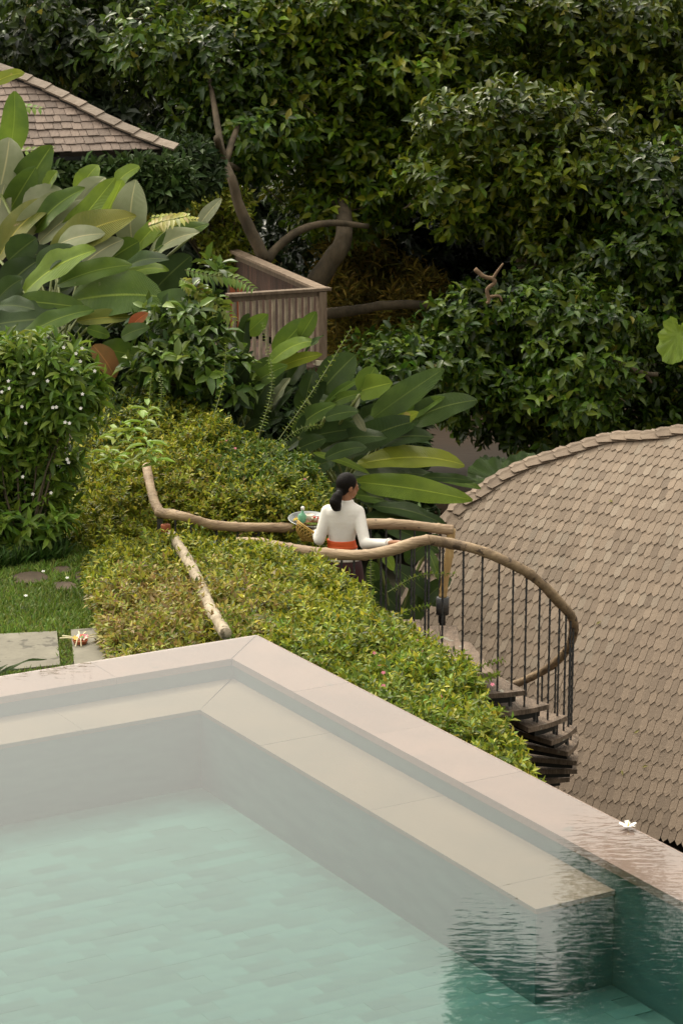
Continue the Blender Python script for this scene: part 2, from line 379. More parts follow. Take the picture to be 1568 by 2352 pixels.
# coping stones, mitred at the corner
tl = 1.06
k = 0
for side in (0, 1):
    a = 0.
    total = LA if side == 0 else LB
    while a < total:
        s0, s1 = a, min(a+(1.35 if a == 0 else tl), total)
        if side == 0: pts = [Q(s0+g, 0), Q(s1-g, 0), Q(s1-g, WC), Q(max(s0, 0)+g + (WC if a == 0 else 0), WC)]
        else: pts = [Q(0, s0+g), Q(0, s1-g), Q(WC, s1-g), Q(WC, s0+g+(WC if a == 0 else 0))]
        if a == 0:
            if side == 0: pts[0] = Q(.006, 0); pts[3] = Q(WC+.006, WC)
            else: pts[0] = Q(0, .006); pts[3] = Q(WC, WC+.006)
        quad_prism(pts, -.05, 0 + random.uniform(-.0008, .0008)).build('coping_stone', M['coping'], pool)
        a = s1
# body under the coping
b = MB()
b.prism([(q.x, q.y) for q in (Q(.012, .012), Q(LA, .012), Q(LA, WC-.012), Q(WC-.012, WC-.012), Q(WC-.012, LB), Q(.012, LB))], -1.55, -.052)
b.build('pool_rim', M['poolwall'], pool)
# submerged ledge slabs + riser
b = MB(); b.prism([(q.x, q.y) for q in (Q(WC-.01, WC-.01), Q(LA, WC-.01), Q(LA, LW-.01), Q(LW-.01, LW-.01), Q(LW-.01, LE-.01), Q(WC-.01, LE-.01))], -1.5, ZL-.03)
b.build('pool_ledge', M['poolwall'], pool)
a = WC
while a < LA:
    s1 = min(a+1.4, LA)
    pts = [Q(a+g, WC-.008), Q(s1-g, WC-.008), Q(s1-g, LW), Q((a+g) if a > WC else LW, LW)]
    quad_prism(pts, ZL-.03, ZL+random.uniform(-.001, .001)).build('ledge_slab', M['ledge'], pool); a = s1
a = WC
while a < LE-.01:
    s1 = min(a+1.4, LE)
    pts = [Q(WC-.008, a+g), Q(WC-.008, s1-g), Q(LW, s1-g), Q(LW, (a+g) if a > WC else LW+.004)]
    quad_prism(pts, ZL-.03, ZL+random.uniform(-.001, .001)).build('ledge_slab', M['ledge'], pool); a = s1
# floor tiles
tiles = []
tw, td = .24, .11
for r_ in range(int((LB-WC)/td)+1):
    off = (r_ % 2)*tw/2
    for q_ in range(-1, int((LA-WC)/tw)+1):
        a = WC+off+q_*tw; bb = WC+r_*td
        if a < WC or a+tw > LA: continue
        if (a+tw < LW) and (bb+td < LE): continue
        if bb+td < LW: continue
        c = Q(a+tw/2, bb+td/2, ZF)
        d = c-Vector((0, 0, CAMZ)); dep = d.dot(FW); x = 784+d.x/dep*FPX; y = 1176-d.dot(UP)/dep*FPX
        vis = -60 < x < 1630 and y < 2420
        tiles.append((0 if vis else 1, dep, c))
tiles.sort(key=lambda t: (t[0], t[1]))
def tile_mesh(c, dz): return MB().box(c+V(0, 0, dz-.01), tw-.006, td-.006, .02, (e1, e2, V(0, 0, 1)))
base_tile = MB().box((0, 0, -.01), tw, td, .02, (e1, e2, V(0, 0, 1))).mesh('floor_tile', M['pooltile'])
allT = MB(); tcol = []
for i, (v_, dep, c) in enumerate(tiles):
    if i < 300: link('floor_tile', base_tile, pool, c+V(0, 0, random.uniform(-.0008, .0008)))
    else:
        allT.box(c+V(0, 0, random.uniform(-.0008, .0008)-.01), tw, td, .02, (e1, e2, V(0, 0, 1)))
        f_ = random.uniform(.83, 1.17); tcol += [(.066*f_, .178*f_, .150*f_, 1)]*8
def attr_mesh(mb, name, m, cols, parent, **k):
    me = mb.mesh(name, m); at = me.color_attributes.new('tint', 'FLOAT_COLOR', 'POINT')
    at.data.foreach_set('color', np.array(cols, np.float32).reshape(-1)); return tag(link(name, me, parent), **k)
if allT.v: attr_mesh(allT, 'floor_tiles', M['poolmass'], tcol, pool, kind='stuff')
MB().prism([(q.x, q.y) for q in (Q(0, 0), Q(LA, 0), Q(LA, LB), Q(0, LB))], ZF-.12, ZF-.004).build('pool_floor_bed', M['pooltile'], pool)
# water, a closed body that also covers the stone edge with a thin film
wm = bpy.data.materials.new('pool_water'); wm.use_nodes = True
n = wm.node_tree.nodes; l = wm.node_tree.links; n.clear()
o = n.new('ShaderNodeOutputMaterial'); tr = n.new('ShaderNodeBsdfTransparent'); gl = n.new('ShaderNodeBsdfGlossy'); gl.inputs['Roughness'].default_value = .012
fr = n.new('ShaderNodeFresnel'); fr.inputs[0].default_value = 1.5; ms = n.new('ShaderNodeMixShader')
tc = n.new('ShaderNodeTexCoord'); mp = n.new('ShaderNodeMapping'); mp.inputs['Scale'].default_value = (7, 19, 1)
no = n.new('ShaderNodeTexNoise'); no.inputs['Scale'].default_value = 1.15; no.inputs['Detail'].default_value = 1.6; no.inputs['Roughness'].default_value = .55
bp = n.new('ShaderNodeBump'); bp.inputs['Strength'].default_value = .55; bp.inputs['Distance'].default_value = .0017
l.new(tc.outputs['Object'], mp.inputs[0]); l.new(mp.outputs[0], no.inputs['Vector'])
sx_ = n.new('ShaderNodeVectorMath'); sx_.operation = 'DISTANCE'; sx_.inputs[1].default_value = (3.0, 9.6, 0); l.new(tc.outputs['Object'], sx_.inputs[0])
mr_ = n.new('ShaderNodeMapRange'); mr_.inputs['From Min'].default_value = 1.5; mr_.inputs['From Max'].default_value = 5.5; mr_.inputs['To Min'].default_value = 1.35; mr_.inputs['To Max'].default_value = .5; l.new(sx_.outputs['Value'], mr_.inputs[0])
mm_ = n.new('ShaderNodeMath'); mm_.operation = 'MULTIPLY'; l.new(no.outputs['Fac'], mm_.inputs[0]); l.new(mr_.outputs[0], mm_.inputs[1]); l.new(mm_.outputs[0], bp.inputs['Height'])
l.new(bp.outputs[0], gl.inputs['Normal']); l.new(bp.outputs[0], fr.inputs['Normal'])
l.new(fr.outputs[0], ms.inputs[0]); l.new(tr.outputs[0], ms.inputs[1]); l.new(gl.outputs[0], ms.inputs[2]); l.new(ms.outputs[0], o.inputs[0])
va = n.new('ShaderNodeVolumeAbsorption'); va.inputs[0].default_value = (.25, .90, .80, 1); va.inputs[1].default_value = .08
l.new(va.outputs[0], o.inputs['Volume'])
MB().prism([(q.x, q.y) for q in (Q(.02, .02), Q(LA-.02, .02), Q(LA-.02, LB-.02), Q(.02, LB-.02))], -1.3, .007).build('pool_water', wm, kind='structure')

# ------------------------------------------------------------------ lawn, slabs, stepping stones
Zg = -.42
lawn_px = [(-120, 1590), (600, 1455), (330, 1235), (215, 1235), (170, 1260), (-150, 1255)]
lp = [PZ(x, y, Zg) for x, y in lawn_px]
MB().prism([(p.x, p.y) for p in lp], Zg-.3, Zg).build('lawn', M['soil'], kind='structure')
slabs = [([(-90, 1460), (131, 1449), (139, 1526), (-80, 1548)], 'large pale stone slab left of the grass joint beside the pool'),
         ([(163, 1446), (236, 1440), (282, 1500), (262, 1522), (172, 1535)], 'stone slab beside the pool with a flower offering on it')]
slab_objs = []
slab_polys = []
for pxs, lab in slabs:
    pts = [PZ(x, y, Zg+.035) for x, y in pxs]; slab_polys.append([(p.x, p.y) for p in pts])
    MB().prism([(p.x, p.y) for p in pts], Zg-.03, Zg+.035).build('paving_slab', M['slab'], label=lab, cat='paving slab', group='stone slabs in the lawn')
steps = [(70, 1326, 48, 15, 'reddish stepping stone furthest left, sunk in the grass'), (150, 1345, 34, 11, 'small stepping stone nearest the lawn with moss round it'),
         (205, 1322, 42, 13, 'stepping stone half under the yellow-green hedge'), (215, 1300, 40, 10, 'stepping stone in the dark passage beside the tall hedge'),
         (143, 1308, 26, 9, 'smallest brown stepping stone behind the row')]
for cx, cy, rx, ry, lab in steps:
    pts = []
    for i in range(11):
        a = 2*math.pi*i/11; q = random.uniform(.85, 1.05)/max(abs(math.cos(a+.2)), abs(math.sin(a+.2)))**.7*.9; pts.append(PZ(cx+rx*q*math.cos(a), cy+ry*q*math.sin(a), Zg+.02))
    slab_polys.append([(p.x, p.y) for p in pts])
    MB().prism([(p.x, p.y) for p in pts[::-1]], Zg-.05, Zg+.02).build('stepping_stone', M['stepstone'], label=lab, cat='stepping stone', group='stepping stones in the lawn')
def grass(name, poly, n_, L0, cols, density_z=Zg, tall=1., **k):
    poly = np.array(poly); mn, mxx = poly.min(0), poly.max(0)
    x = rng.uniform(mn[0], mxx[0], n_); y = rng.uniform(mn[1], mxx[1], n_); ok = inpoly(x, y, poly)
    for sp in slab_polys: ok &= ~inpoly(x, y, sp)
    x, y = x[ok], y[ok]; N = len(x)
    a = np.stack([rng.normal(0, .55, N), rng.normal(0, .55, N), rng.uniform(.45, 1.1, N)*tall], -1)
    nn = np.stack([rng.normal(0, .6, N), rng.normal(-.5, .5, N), rng.uniform(.3, 1, N)], -1)
    Ln = L0*rng.uniform(.6, 1.35, N)*(1+.3*vnoise(x, y, 2.2, 5))
    c = palette(N, cols); f_ = (.85+.3*vnoise(x, y, 1.5, 2))[:, None]; c = c*f_
    return leaf_mesh(name, np.stack([x, y, np.full(N, density_z-.005)], -1), a, nn, Ln, Ln*.13+.002, c, M['small_leaf'], T=T_BLADE, **k)
lpoly = [(p.x, p.y) for p in lp]
GR = [(.14, .25, .03), (.18, .29, .04), (.10, .18, .025), (.24, .29, .06)]
grass('lawn_grass', lpoly, 62000, .065, GR, kind='stuff', label='short green lawn grass between the slabs and the hedge')
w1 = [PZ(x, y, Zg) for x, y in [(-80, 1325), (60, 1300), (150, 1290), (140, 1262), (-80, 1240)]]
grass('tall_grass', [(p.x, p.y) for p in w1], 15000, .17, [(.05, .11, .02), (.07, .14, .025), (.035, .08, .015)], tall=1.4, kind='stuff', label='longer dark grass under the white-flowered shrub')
w2 = [PZ(x, y, Zg) for x, y in [(137, 1540), (170, 1536), (160, 1440), (132, 1445)]]
grass('joint_grass', [(p.x, p.y) for p in w2], 5000, .035, [(.16, .17, .05), (.12, .15, .035), (.2, .17, .08)], kind='stuff', label='dry short grass in the joint between two slabs')

# ------------------------------------------------------------------ hedges
def hedge(name, label, pxs, pl, n_top, cols, bottom, n_side, leafL=.060, patch=None, bumpy=.075, seed=0, rnd=.3, drop=.22, skip_px=None):
    root = empty(name, (0, 0, 0), label=label, cat='hedge')
    pts = [PP(x, y, *pl) for x, y in pxs]; poly = np.array([(p.x, p.y) for p in pts]); mn, mxx = poly.min(0), poly.max(0)
    def top(x, y):
        d, _, _ = edgedist(x, y, poly); q = np.clip(1-d/rnd, 0, 1)
        return pl[0]+pl[1]*(y-pl[2]) + bumpy*vnoise(x, y, 2.1, seed) + bumpy*.75*vnoise(x, y, 5.5, seed+4) + bumpy*.5*vnoise(x, y, 13, seed+2) - drop*q*q
    x = rng.uniform(mn[0], mxx[0], n_top*5); y = rng.uniform(mn[1], mxx[1], n_top*5); ok = inpoly(x, y, poly)
    x, y = x[ok], y[ok]; keep = vnoise(x, y, 7.5, seed+6)+rng.normal(0, .3, len(x)) > -.5; x, y = x[keep][:n_top], y[keep][:n_top]; z = top(x, y) - rng.exponential(.035, len(x)) + np.where(rng.uniform(0, 1, len(x)) < .15, rng.uniform(.02, .12, len(x)), 0)
    d, ex, ey = edgedist(x, y, poly)
    out_ = np.stack([ex-x, ey-y], -1); out_ = nrm(out_)*np.clip(1-d/rnd, 0, 1)[:, None]
    dr = np.stack([rng.normal(0, .5, len(x))+out_[:, 0]*.9, rng.normal(0, .5, len(x))+out_[:, 1]*.9, np.full(len(x), .85)], -1)
    c0 = np.stack([x, y, z-.045], -1)
    # sides
    n_ = len(poly); seg = np.roll(poly, -1, 0)-poly; ln = np.hypot(seg[:, 0], seg[:, 1]); i = rng.choice(n_, n_side, p=ln/ln.sum()); t = rng.uniform(0, 1, n_side)
    sx, sy = poly[i, 0]+seg[i, 0]*t, poly[i, 1]+seg[i, 1]*t
    area = np.sum(poly[:, 0]*np.roll(poly[:, 1], -1)-np.roll(poly[:, 0], -1)*poly[:, 1]); sg = 1 if area > 0 else -1
    on = np.stack([seg[i, 1], -seg[i, 0]], -1)/ln[i][:, None]*sg
    zt = top(sx, sy); sz = bottom+(zt-bottom)*rng.uniform(0, 1, n_side)**.8
    bul = .06*vnoise(sx+sy, sz, 3.5, seed)
    c1 = np.stack([sx+on[:, 0]*(bul-.03), sy+on[:, 1]*(bul-.03), sz], -1)
    d1 = np.stack([on[:, 0]+rng.normal(0, .35, n_side), on[:, 1]+rng.normal(0, .35, n_side), rng.uniform(.2, 1, n_side)], -1)
    c = np.concatenate([c0, c1]); dr = np.concatenate([dr, d1])
    p, a, nn, si = sprigs(c, dr, 9, .095, spread=.95, droop=.12)
    N = len(p); col = palette(N, cols, .2)
    cx, cy = c[si, 0], c[si, 1]
    f_ = (1+.30*vnoise(cx, cy, 2.6, seed+9))[:, None]; col = col*f_
    if patch:
        for (ppx, ppy, rad, pc, wgt) in patch:
            q = PP(ppx, ppy, *pl); dd = np.hypot(p[:, 0]-q.x, (p[:, 1]-q.y)*.75)+.25*rad*vnoise(p[:, 0], p[:, 1], 4, 3)
            wq = np.clip(1.25-dd/rad, 0, 1)*wgt; pick = rng.uniform(0, 1, N) < wq
            pcx = palette(N, pc, .2); col = np.where(pick[:, None], pcx, col)
    Ln = leafL*rng.uniform(.7, 1.25, N)
    o = leaf_mesh('foliage', p, a, nn, Ln, Ln*.42, np.clip(col, .01, .7), M['small_leaf'], root)
    # woody mass inside
    gx = np.linspace(mn[0], mxx[0], 60); gy = np.linspace(mn[1], mxx[1], 60); mb = MB(); idx = {}
    GX, GY = np.meshgrid(gx, gy); ins = inpoly(GX.ravel(), GY.ravel(), poly).reshape(GX.shape); TZ = top(GX.ravel(), GY.ravel()).reshape(GX.shape)-.11
    dd, _, _ = edgedist(GX.ravel(), GY.ravel(), poly); TZ = TZ-np.clip(.14-dd.reshape(GX.shape), 0, 1)*3
    for r_ in range(60):
        for q_ in range(60):
            if ins[r_, q_]: idx[(r_, q_)] = len(mb.v); mb.v.append((GX[r_, q_], GY[r_, q_], max(bottom, TZ[r_, q_])))
    for r_ in range(59):
        for q_ in range(59):
            kk = [(r_, q_), (r_, q_+1), (r_+1, q_+1), (r_+1, q_)]
            if all(t_ in idx for t_ in kk): mb.f.append(tuple(idx[t_] for t_ in kk))
    mb.build('branches', M['twig'], root, smooth=True)
    ctr = poly.mean(0); pin = []
    for q in poly:
        pin.append((q[0], q[1]))
    bed = MB().prism(pin, -4.7, -.62); 
    sc_ = .94; bed.v = [(ctr[0]+(x_-ctr[0])*sc_, ctr[1]+(y_-ctr[1])*sc_, z_) for x_, y_, z_ in bed.v]; bed.build('soil_bed', M['soil'], root)
    return root
HC = [(.26, .30, .024), (.33, .35, .03), (.16, .21, .021), (.42, .41, .045), (.08, .12, .018)]
YEL = [(.42, .38, .085), (.34, .33, .06), (.30, .22, .07), (.24, .17, .07), (.22, .25, .04)]
PL_F = (-.13, -.022, 16.5)
front_px = [(278, 1520), (250, 1420), (222, 1345), (205, 1268), (250, 1246), (385, 1240), (600, 1252), (735, 1290), (820, 1345), (870, 1400), (930, 1425), (985, 1480), (1060, 1510), (1100, 1590),
            (1160, 1670), (1190, 1720), (1236, 1784), (1100, 1722), (596, 1468), (440, 1489)]
hedge_f = hedge('hedge', 'low clipped hedge between the pool corner and the near handrail, yellowing on its left', front_px, PL_F, 9500, HC, -.9, 2600,
      patch=[(385, 1395, 1.0, YEL, .95), (330, 1450, .8, YEL, .6), (560, 1560, .4, YEL, .25), (900, 1600, 1.6, [(.14, .23, .03), (.19, .27, .035)], .5)], seed=1, rnd=.2, drop=.1)
PL_R = (-.22, .206, 21.5)
rear_px = [(200, 1252), (172, 1190), (168, 1100), (172, 1010), (182, 960), (240, 905), (330, 868), (430, 885), (500, 935), (580, 985), (660, 1010), (730, 1045), (748, 1100), (738, 1190),
           (690, 1190), (480, 1190), (400, 1178), (372, 1205), (335, 1238)]
hedge_r = hedge('hedge', 'tall spreading mound of yellow-green hedge behind the far handrail', rear_px, PL_R, 10500, HC, -.6, 2600,
      patch=[(400, 1150, .9, YEL, .2), (650, 1050, .8, [(.08, .15, .025), (.12, .19, .03)], .8), (250, 930, .8, [(.05, .09, .02), (.08, .12, .02)], .8)], seed=5, rnd=.35, drop=.3, bumpy=.10)

def shoot(parent, pts, n_leaf=26, L0=.055, r=.004, cols=HC, name='shoot', spread=1.):
    pp = bez(pts, 5); root = MB().tube(pp, [r*(1-.6*i/len(pp)) for i in range(len(pp))], 5).build(name, M['twig'] if spread < 1 else STEM, parent)
    idx = np.linspace(.8, len(pp)-1.01, n_leaf); p = []; a = []; nn = []
    for q, i in enumerate(idx):
        i0 = int(i); f_ = i-i0; c = pp[i0].lerp(pp[i0+1], f_); t = (pp[i0+1]-pp[i0]).normalized(); u = t.orthogonal().normalized(); v = t.cross(u)
        an = q*math.pi*.5 + random.uniform(-.3, .3)
        for s in (0, math.pi):
            rd = u*math.cos(an+s)+v*math.sin(an+s); p.append(c); a.append(rd+t*.3+V(0, 0, -.2)); nn.append(t+V(0, 0, .5))
    N = len(p); Ln = L0*rng.uniform(.7, 1.2, N)*np.repeat(np.linspace(1.1, .7, n_leaf), 2)
    leaf_mesh('shoot_leaves', np.array(p), np.array(a), np.array(nn), Ln, Ln*.5, palette(N, cols), M['small_leaf'], root)
STEM = mat('green_stem', (.16, .19, .05), .6)
G2 = [(.15, .22, .03), (.19, .26, .045), (.11, .17, .025)]
for par, q in [(hedge_r, [(592, 1010, 22.4), (625, 880, 22.5), (603, 742, 22.6)]), (hedge_r, [(640, 1010, 22.2), (730, 880, 22.4), (806, 755, 22.8)]), (hedge_r, [(600, 1060, 22.0), (680, 990, 22.0), (740, 975, 22.0)]),
          (hedge_r, [(490, 960, 22.6), (512, 880, 22.8), (520, 790, 23.0)]), (hedge_r, [(338, 1000, 22.6), (342, 930, 22.8), (350, 850, 23.0)]), (hedge_r, [(365, 960, 22.9), (372, 900, 23), (366, 855, 23)]),
          (hedge_f, [(868, 1420, 19.4), (852, 1350, 19.5), (851, 1285, 19.6)]), (hedge_f, [(880, 1430, 19.2), (940, 1400, 19.3), (985, 1390, 19.4)]), (hedge_f, [(1040, 1560, 17.0), (1100, 1530, 17.1), (1155, 1515, 17.2)]),
          (hedge_f, [(1060, 1590, 16.7), (1110, 1560, 16.9), (1142, 1545, 17.1)]), (hedge_f, [(1090, 1680, 15.6), (1140, 1665, 15.7), (1168, 1655, 15.8)]), (hedge_f, [(1080, 1620, 16.2), (1100, 1615, 16.3), (1115, 1605, 16.4)]),
          (hedge_f, [(1150, 1740, 14.9), (1190, 1730, 15.0), (1228, 1768, 15.0)]), (hedge_f, [(890, 1360, 19.6), (960, 1322, 19.7), (1045, 1318, 19.8)]), (hedge_f, [(530, 1470, 17.1), (525, 1440, 17.3), (510, 1400, 17.5)])]:
    shoot(par, [P(*t) for t in q], n_leaf=int(8+math.dist(q[0][:2], q[-1][:2])/9), cols=G2)
# broad-leaved weeds growing through the rear hedge by the pole end
def rosette(parent, px, py, Y, n_=7, L0=.2, cols=((.20, .32, .03), (.26, .36, .05)), name='weed_shoot'):
    c = P(px, py, Y); p = []; a = []; nn = []
    for i in range(n_):
        an = i*2.4+random.uniform(-.3, .3); rd = V(math.cos(an), math.sin(an), random.uniform(-.1, .5)); p.append(c+V(0, 0, .02*i)); a.append(rd); nn.append(V(0, 0, 1)-rd*.3)
    N = len(p); Ln = L0*rng.uniform(.7, 1.15, N)
    leaf_mesh(name, np.array(p), np.array(a), np.array(nn), Ln, Ln*.34, palette(N, cols, .1), M['small_leaf'], parent, T=T_BROAD)
for t in [(338, 1040, 21.6), (350, 1060, 21.5), (322, 1075, 21.5), (250, 1060, 21.8), (265, 1075, 21.7), (300, 1010, 22), (330, 990, 22.1), (340, 960, 22.3), (268, 1020, 22.1)]: rosette(hedge_r, *t)
def flower(name, m, c, r, n_=5, parent=None, nv=V(0, -.5, .8), **k):
    nv = nv.normalized(); u = nv.orthogonal().normalized(); v = nv.cross(u); mb = MB()
    for i in range(n_):
        a = 2*math.pi*i/n_; d = u*math.cos(a)+v*math.sin(a); s = nv.cross(d)
        mb.add([c, c+d*r*.55+s*r*.32+nv*r*.1, c+d*r+nv*r*.05, c+d*r*.55-s*r*.32+nv*r*.1], [(0, 1, 2), (0, 2, 3)])
    mb.ell(c+nv*r*.1, (r*.15, r*.15, r*.1), n=5, k=3)
    return mb.build(name, m, parent, **k)
for i, (px, py) in enumerate([(885, 1512), (893, 1520), (872, 1528), (880, 1575), (968, 1497), (955, 1470), (925, 1512), (880, 1545), (1130, 1572), (540, 1030), (520, 1012), (700, 1100), (1010, 1600), (860, 1500)]):
    pl = PL_R if py < 1200 else PL_F
    c = PP(px, py, pl[0]+.05, pl[1], pl[2])
    flower('blossom', M['pink'], c, .018, 5, hedge_r if py < 1200 else hedge_f)

# ------------------------------------------------------------------ handrails of crooked poles
def log_pts(pts, r0, knots=True, n_=10):
    pp = bez(pts, n_); rad = []
    L_ = 0; nxt = .25
    for i, p in enumerate(pp):
        if i: L_ += (pp[i]-pp[i-1]).length
        q = r0*(1+.05*math.sin(L_*9)+random.uniform(-.02, .02))
        if L_ > nxt: q *= 1.13; nxt += random.uniform(.28, .5)
        rad.append(q)
    return pp, rad
CS = V(1.18, 21.2, 0); RS = .95
def circ(a): return CS.x+RS*math.cos(R(a)), CS.y+RS*math.sin(R(a))
def zat(x, y, py):           # height at plan (x,y) that projects to image row py
    # solve by: point = (x,y,z); row depends on z and y only
    k_ = (1176-py)/FPX; # (p.UP)/(p.FW) = k
    c, s = math.cos(TILT), math.sin(TILT); # up.y = s, up.z=c ; fw.y=c fw.z=-s
    return CAMZ + y*(k_*c - s)/(c + k_*s)
near = empty('handrail', P(830, 1275, 20.3), label='near handrail of crooked pale poles on black twisted iron bars, under the woman\'s hand', cat='handrail')
nr = [P(540, 1246, 20.8), P(600, 1249, 20.7), P(680, 1262, 20.5), P(740, 1271, 20.4), P(830, 1275, 20.3), P(900, 1263, 20.2), P(945, 1248, 20.15), P(985, 1239, 20.15)]
sp = [(-106, 1247), (-90, 1262), (-75, 1288), (-62, 1314), (-50, 1346), (-38, 1380), (-26, 1404), (-14, 1424), (-2, 1452), (10, 1482), (22, 1508), (34, 1532), (46, 1552), (58, 1570), (70, 1583), (84, 1598)]
srail = [V(*circ(a), zat(*circ(a), py)) for a, py in sp]
pp, rad = log_pts(nr, .048); MB().tube(pp, rad, 12, knob=.02).build('rail', M['pole_wood'], near, True)
pp, rad = log_pts([nr[-1]+V(-.03, 0, 0)]+srail, .045, n_=6); rad = [r*(1-.45*max(0, i/len(rad)-.45)) for i, r in enumerate(rad)]
SR = pp
MB().tube(pp, rad, 12, knob=.035).build('rail', M['pole_dark'], near, True)
Z0 = -1.28; RISE = .178
def tread_z(a): return Z0 - RISE*(1+max(0, (a+75)/15.6)) if a > -92 else Z0
def baluster(parent, x, y, zt, zb, r=.0105):
    n_ = max(6, int((zt-zb)/.028)); MB().tube([(x, y, zt+(zb-zt)*i/n_) for i in range(n_+1)], r, 4, twist=.5).build('baluster', M['iron'], parent)
for px in (652, 690, 735, 782, 816, 877, 912, 945, 978, 1000):
    ptn = min(bez(nr, 10), key=lambda q: abs(784+q.x/((q-V(0, 0, CAMZ)).dot(FW))*FPX-px)); baluster(near, ptn.x, ptn.y, ptn.z-.03, -1.3)
for a in (-108, -97, -87, -78, -70, -62, -53, -45, -36, -28, -20, -11, -3, 7, 17, 28, 40, 52, 65):
    x, y = circ(a); q = min(SR, key=lambda s_: math.hypot(s_.x-x, s_.y-y)); baluster(near, x, y, q.z-.025, (tread_z(a)-.10) if a > -92 else Z0-.02)
far = empty('handrail', P(700, 1212, 21.8), label='far handrail whose pole bends up into the hedge and ends at a bamboo post', cat='handrail')
fr_ = [PP(x_, y_, -.06, .206, 21.5) for x_, y_ in ((337, 1072), (342, 1100), (350, 1135), (358, 1160), (369, 1177))]
pp, rad = log_pts(fr_, .043); MB().tube(pp, rad, 12, knob=.02).build('rail', M['pole_wood'], far, True)
fr2 = [fr_[-1]+V(-.02, 0, 0), P(420, 1186, 21.0), P(480, 1204, 21.2), P(540, 1210, 21.35), P(600, 1211, 21.45), P(680, 1213, 21.7)]
pp, rad = log_pts(fr2, .044); MB().tube(pp, rad, 12, knob=.02).build('rail', M['pole_wood'], far, True)
fr3 = [P(672, 1213, 21.76), P(760, 1206, 21.8), P(860, 1203, 21.85), P(940, 1206, 21.9), P(990, 1212, 21.9), P(1040, 1218, 21.9)]
pp, rad = log_pts(fr3, .048); MB().tube(pp, rad, 12, knob=.02).build('rail', M['pole_wood'], far, True)
for px in (400, 440, 500, 545, 590, 652, 690, 730, 850, 884, 918, 951, 983, 1008):
    q = min(bez(fr2, 10)+bez(fr3, 10), key=lambda s_: abs(784+s_.x/((s_-V(0, 0, CAMZ)).dot(FW))*FPX-px)); baluster(far, q.x, q.y, q.z-.03, -1.3)
pt = P(1036, 1215, 21.9); pb = P(1016, 1372, 21.9)
pp, rad = log_pts([pt, pt.lerp(pb, .35)+V(.01, 0, 0), pt.lerp(pb, .7), pb], .040); MB().tube(pp, rad, 12).build('post', M['bamboo'], far, True)
MB().lathe([(.001, .17), (.045, .17), (.062, .165), (.062, 0), (.03, -.01), (.028, -.35), (.001, -.35)], pb-V(0, 0, .165), 16).build('post_socket', M['iron'], far, True)
lg = [P(396, 1238, 20.9), P(412, 1262, 20.5), P(440, 1310, 19.6), P(460, 1350, 19.0), P(482, 1402, 18.2), P(505, 1440, 17.6), P(520, 1466, 17.2)]
lg = [q_+V(0, -.06, .05) for q_ in lg]
pp, rad = log_pts(lg, .046); o = MB().tube(pp, rad, 12, knob=.03).build('pole', M['old_pole'], smooth=True, label='pale weathered pole lying on the hedge, pointing at the pool corner', cat='pole')
o2 = MB().lathe([(.001, .06), (.04, .06), (.045, .05), (.042, -.06), (.001, -.06)], P(381, 1219, 21.2), 12).build('lamp_cap', M['terracotta'], smooth=True, label='small red-brown clay cap on the post under the bent pole', cat='post cap')
MB().box(P(368, 1222, 21.3)-V(0, 0, .1), .05, .05, .45).build('iron_post', M['iron'], label='short black iron post where the bent pole meets the hedge', cat='post')

# ------------------------------------------------------------------ spiral stair
st = empty('spiral_stair', V(CS.x, CS.y, -3.2), label='spiral stair of dark weathered wooden wedge treads turning down beside the shingled roof', cat='staircase')
def wedge(a0, a1, z, r0=.07, r1=1.0, th=.05):
    mb = MB(); k_ = 5; out_ = []
    ns = V(math.cos(R(a0)), math.sin(R(a0)), 0); ne = V(math.cos(R(a1)), math.sin(R(a1)), 0)
    pl = [(CS.x+r0*ns.x, CS.y+r0*ns.y)] + [(CS.x+r1*math.cos(R(a0+(a1-a0)*i/k_)), CS.y+r1*math.sin(R(a0+(a1-a0)*i/k_))) for i in range(k_+1)] + [(CS.x+r0*ne.x, CS.y+r0*ne.y)]
    return mb.prism(pl, z-th, z)
for k_ in range(1, 14):
    a = -75+15.6*(k_-1); z = Z0-RISE*k_
    t = wedge(a-18, a+11, z, th=.045, r1=1.02).build('tread', M['tread'], st)
    md = R(a-3)
    wedge(a-12, a+7, z-.048, r1=.97, r0=.05, th=.062).build('bracket', M['black'], st)  # black bracket filled out to a wedge, standing in for the dark gap too
    ce, se = CS.x+.96*math.cos(R(a+4)), CS.y+.96*math.sin(R(a+4)); MB().tube([(ce, se, z-.05), (ce, se, z-.15)], .016, 8).build('bolt', M['iron'], st)
MB().tube([(CS.x, CS.y, -1.55), (CS.x, CS.y, -4.6)], .055, 14).build('centre_pole', M['iron'], st, True)
# landing the woman stands on: boards side by side
x0 = -.95; i = 0
while x0 < 1.0:
    w_ = .17; y1 = 21.95 if x0 < .75 else 21.75
    MB().box((x0+w_/2, (20.12+y1)/2, Z0-.03+random.uniform(-.003, .003)), w_-.008, y1-20.12, .05).build('landing_board', M['tread'], st); x0 += w_
MB().box((0, 21.0, Z0-.14), 1.9, .10, .14).build('landing_beam', M['black'], st)
t = wedge(-175, -80, Z0+.002, r1=1.0, r0=.02); t.build('tread', M['tread'], st)

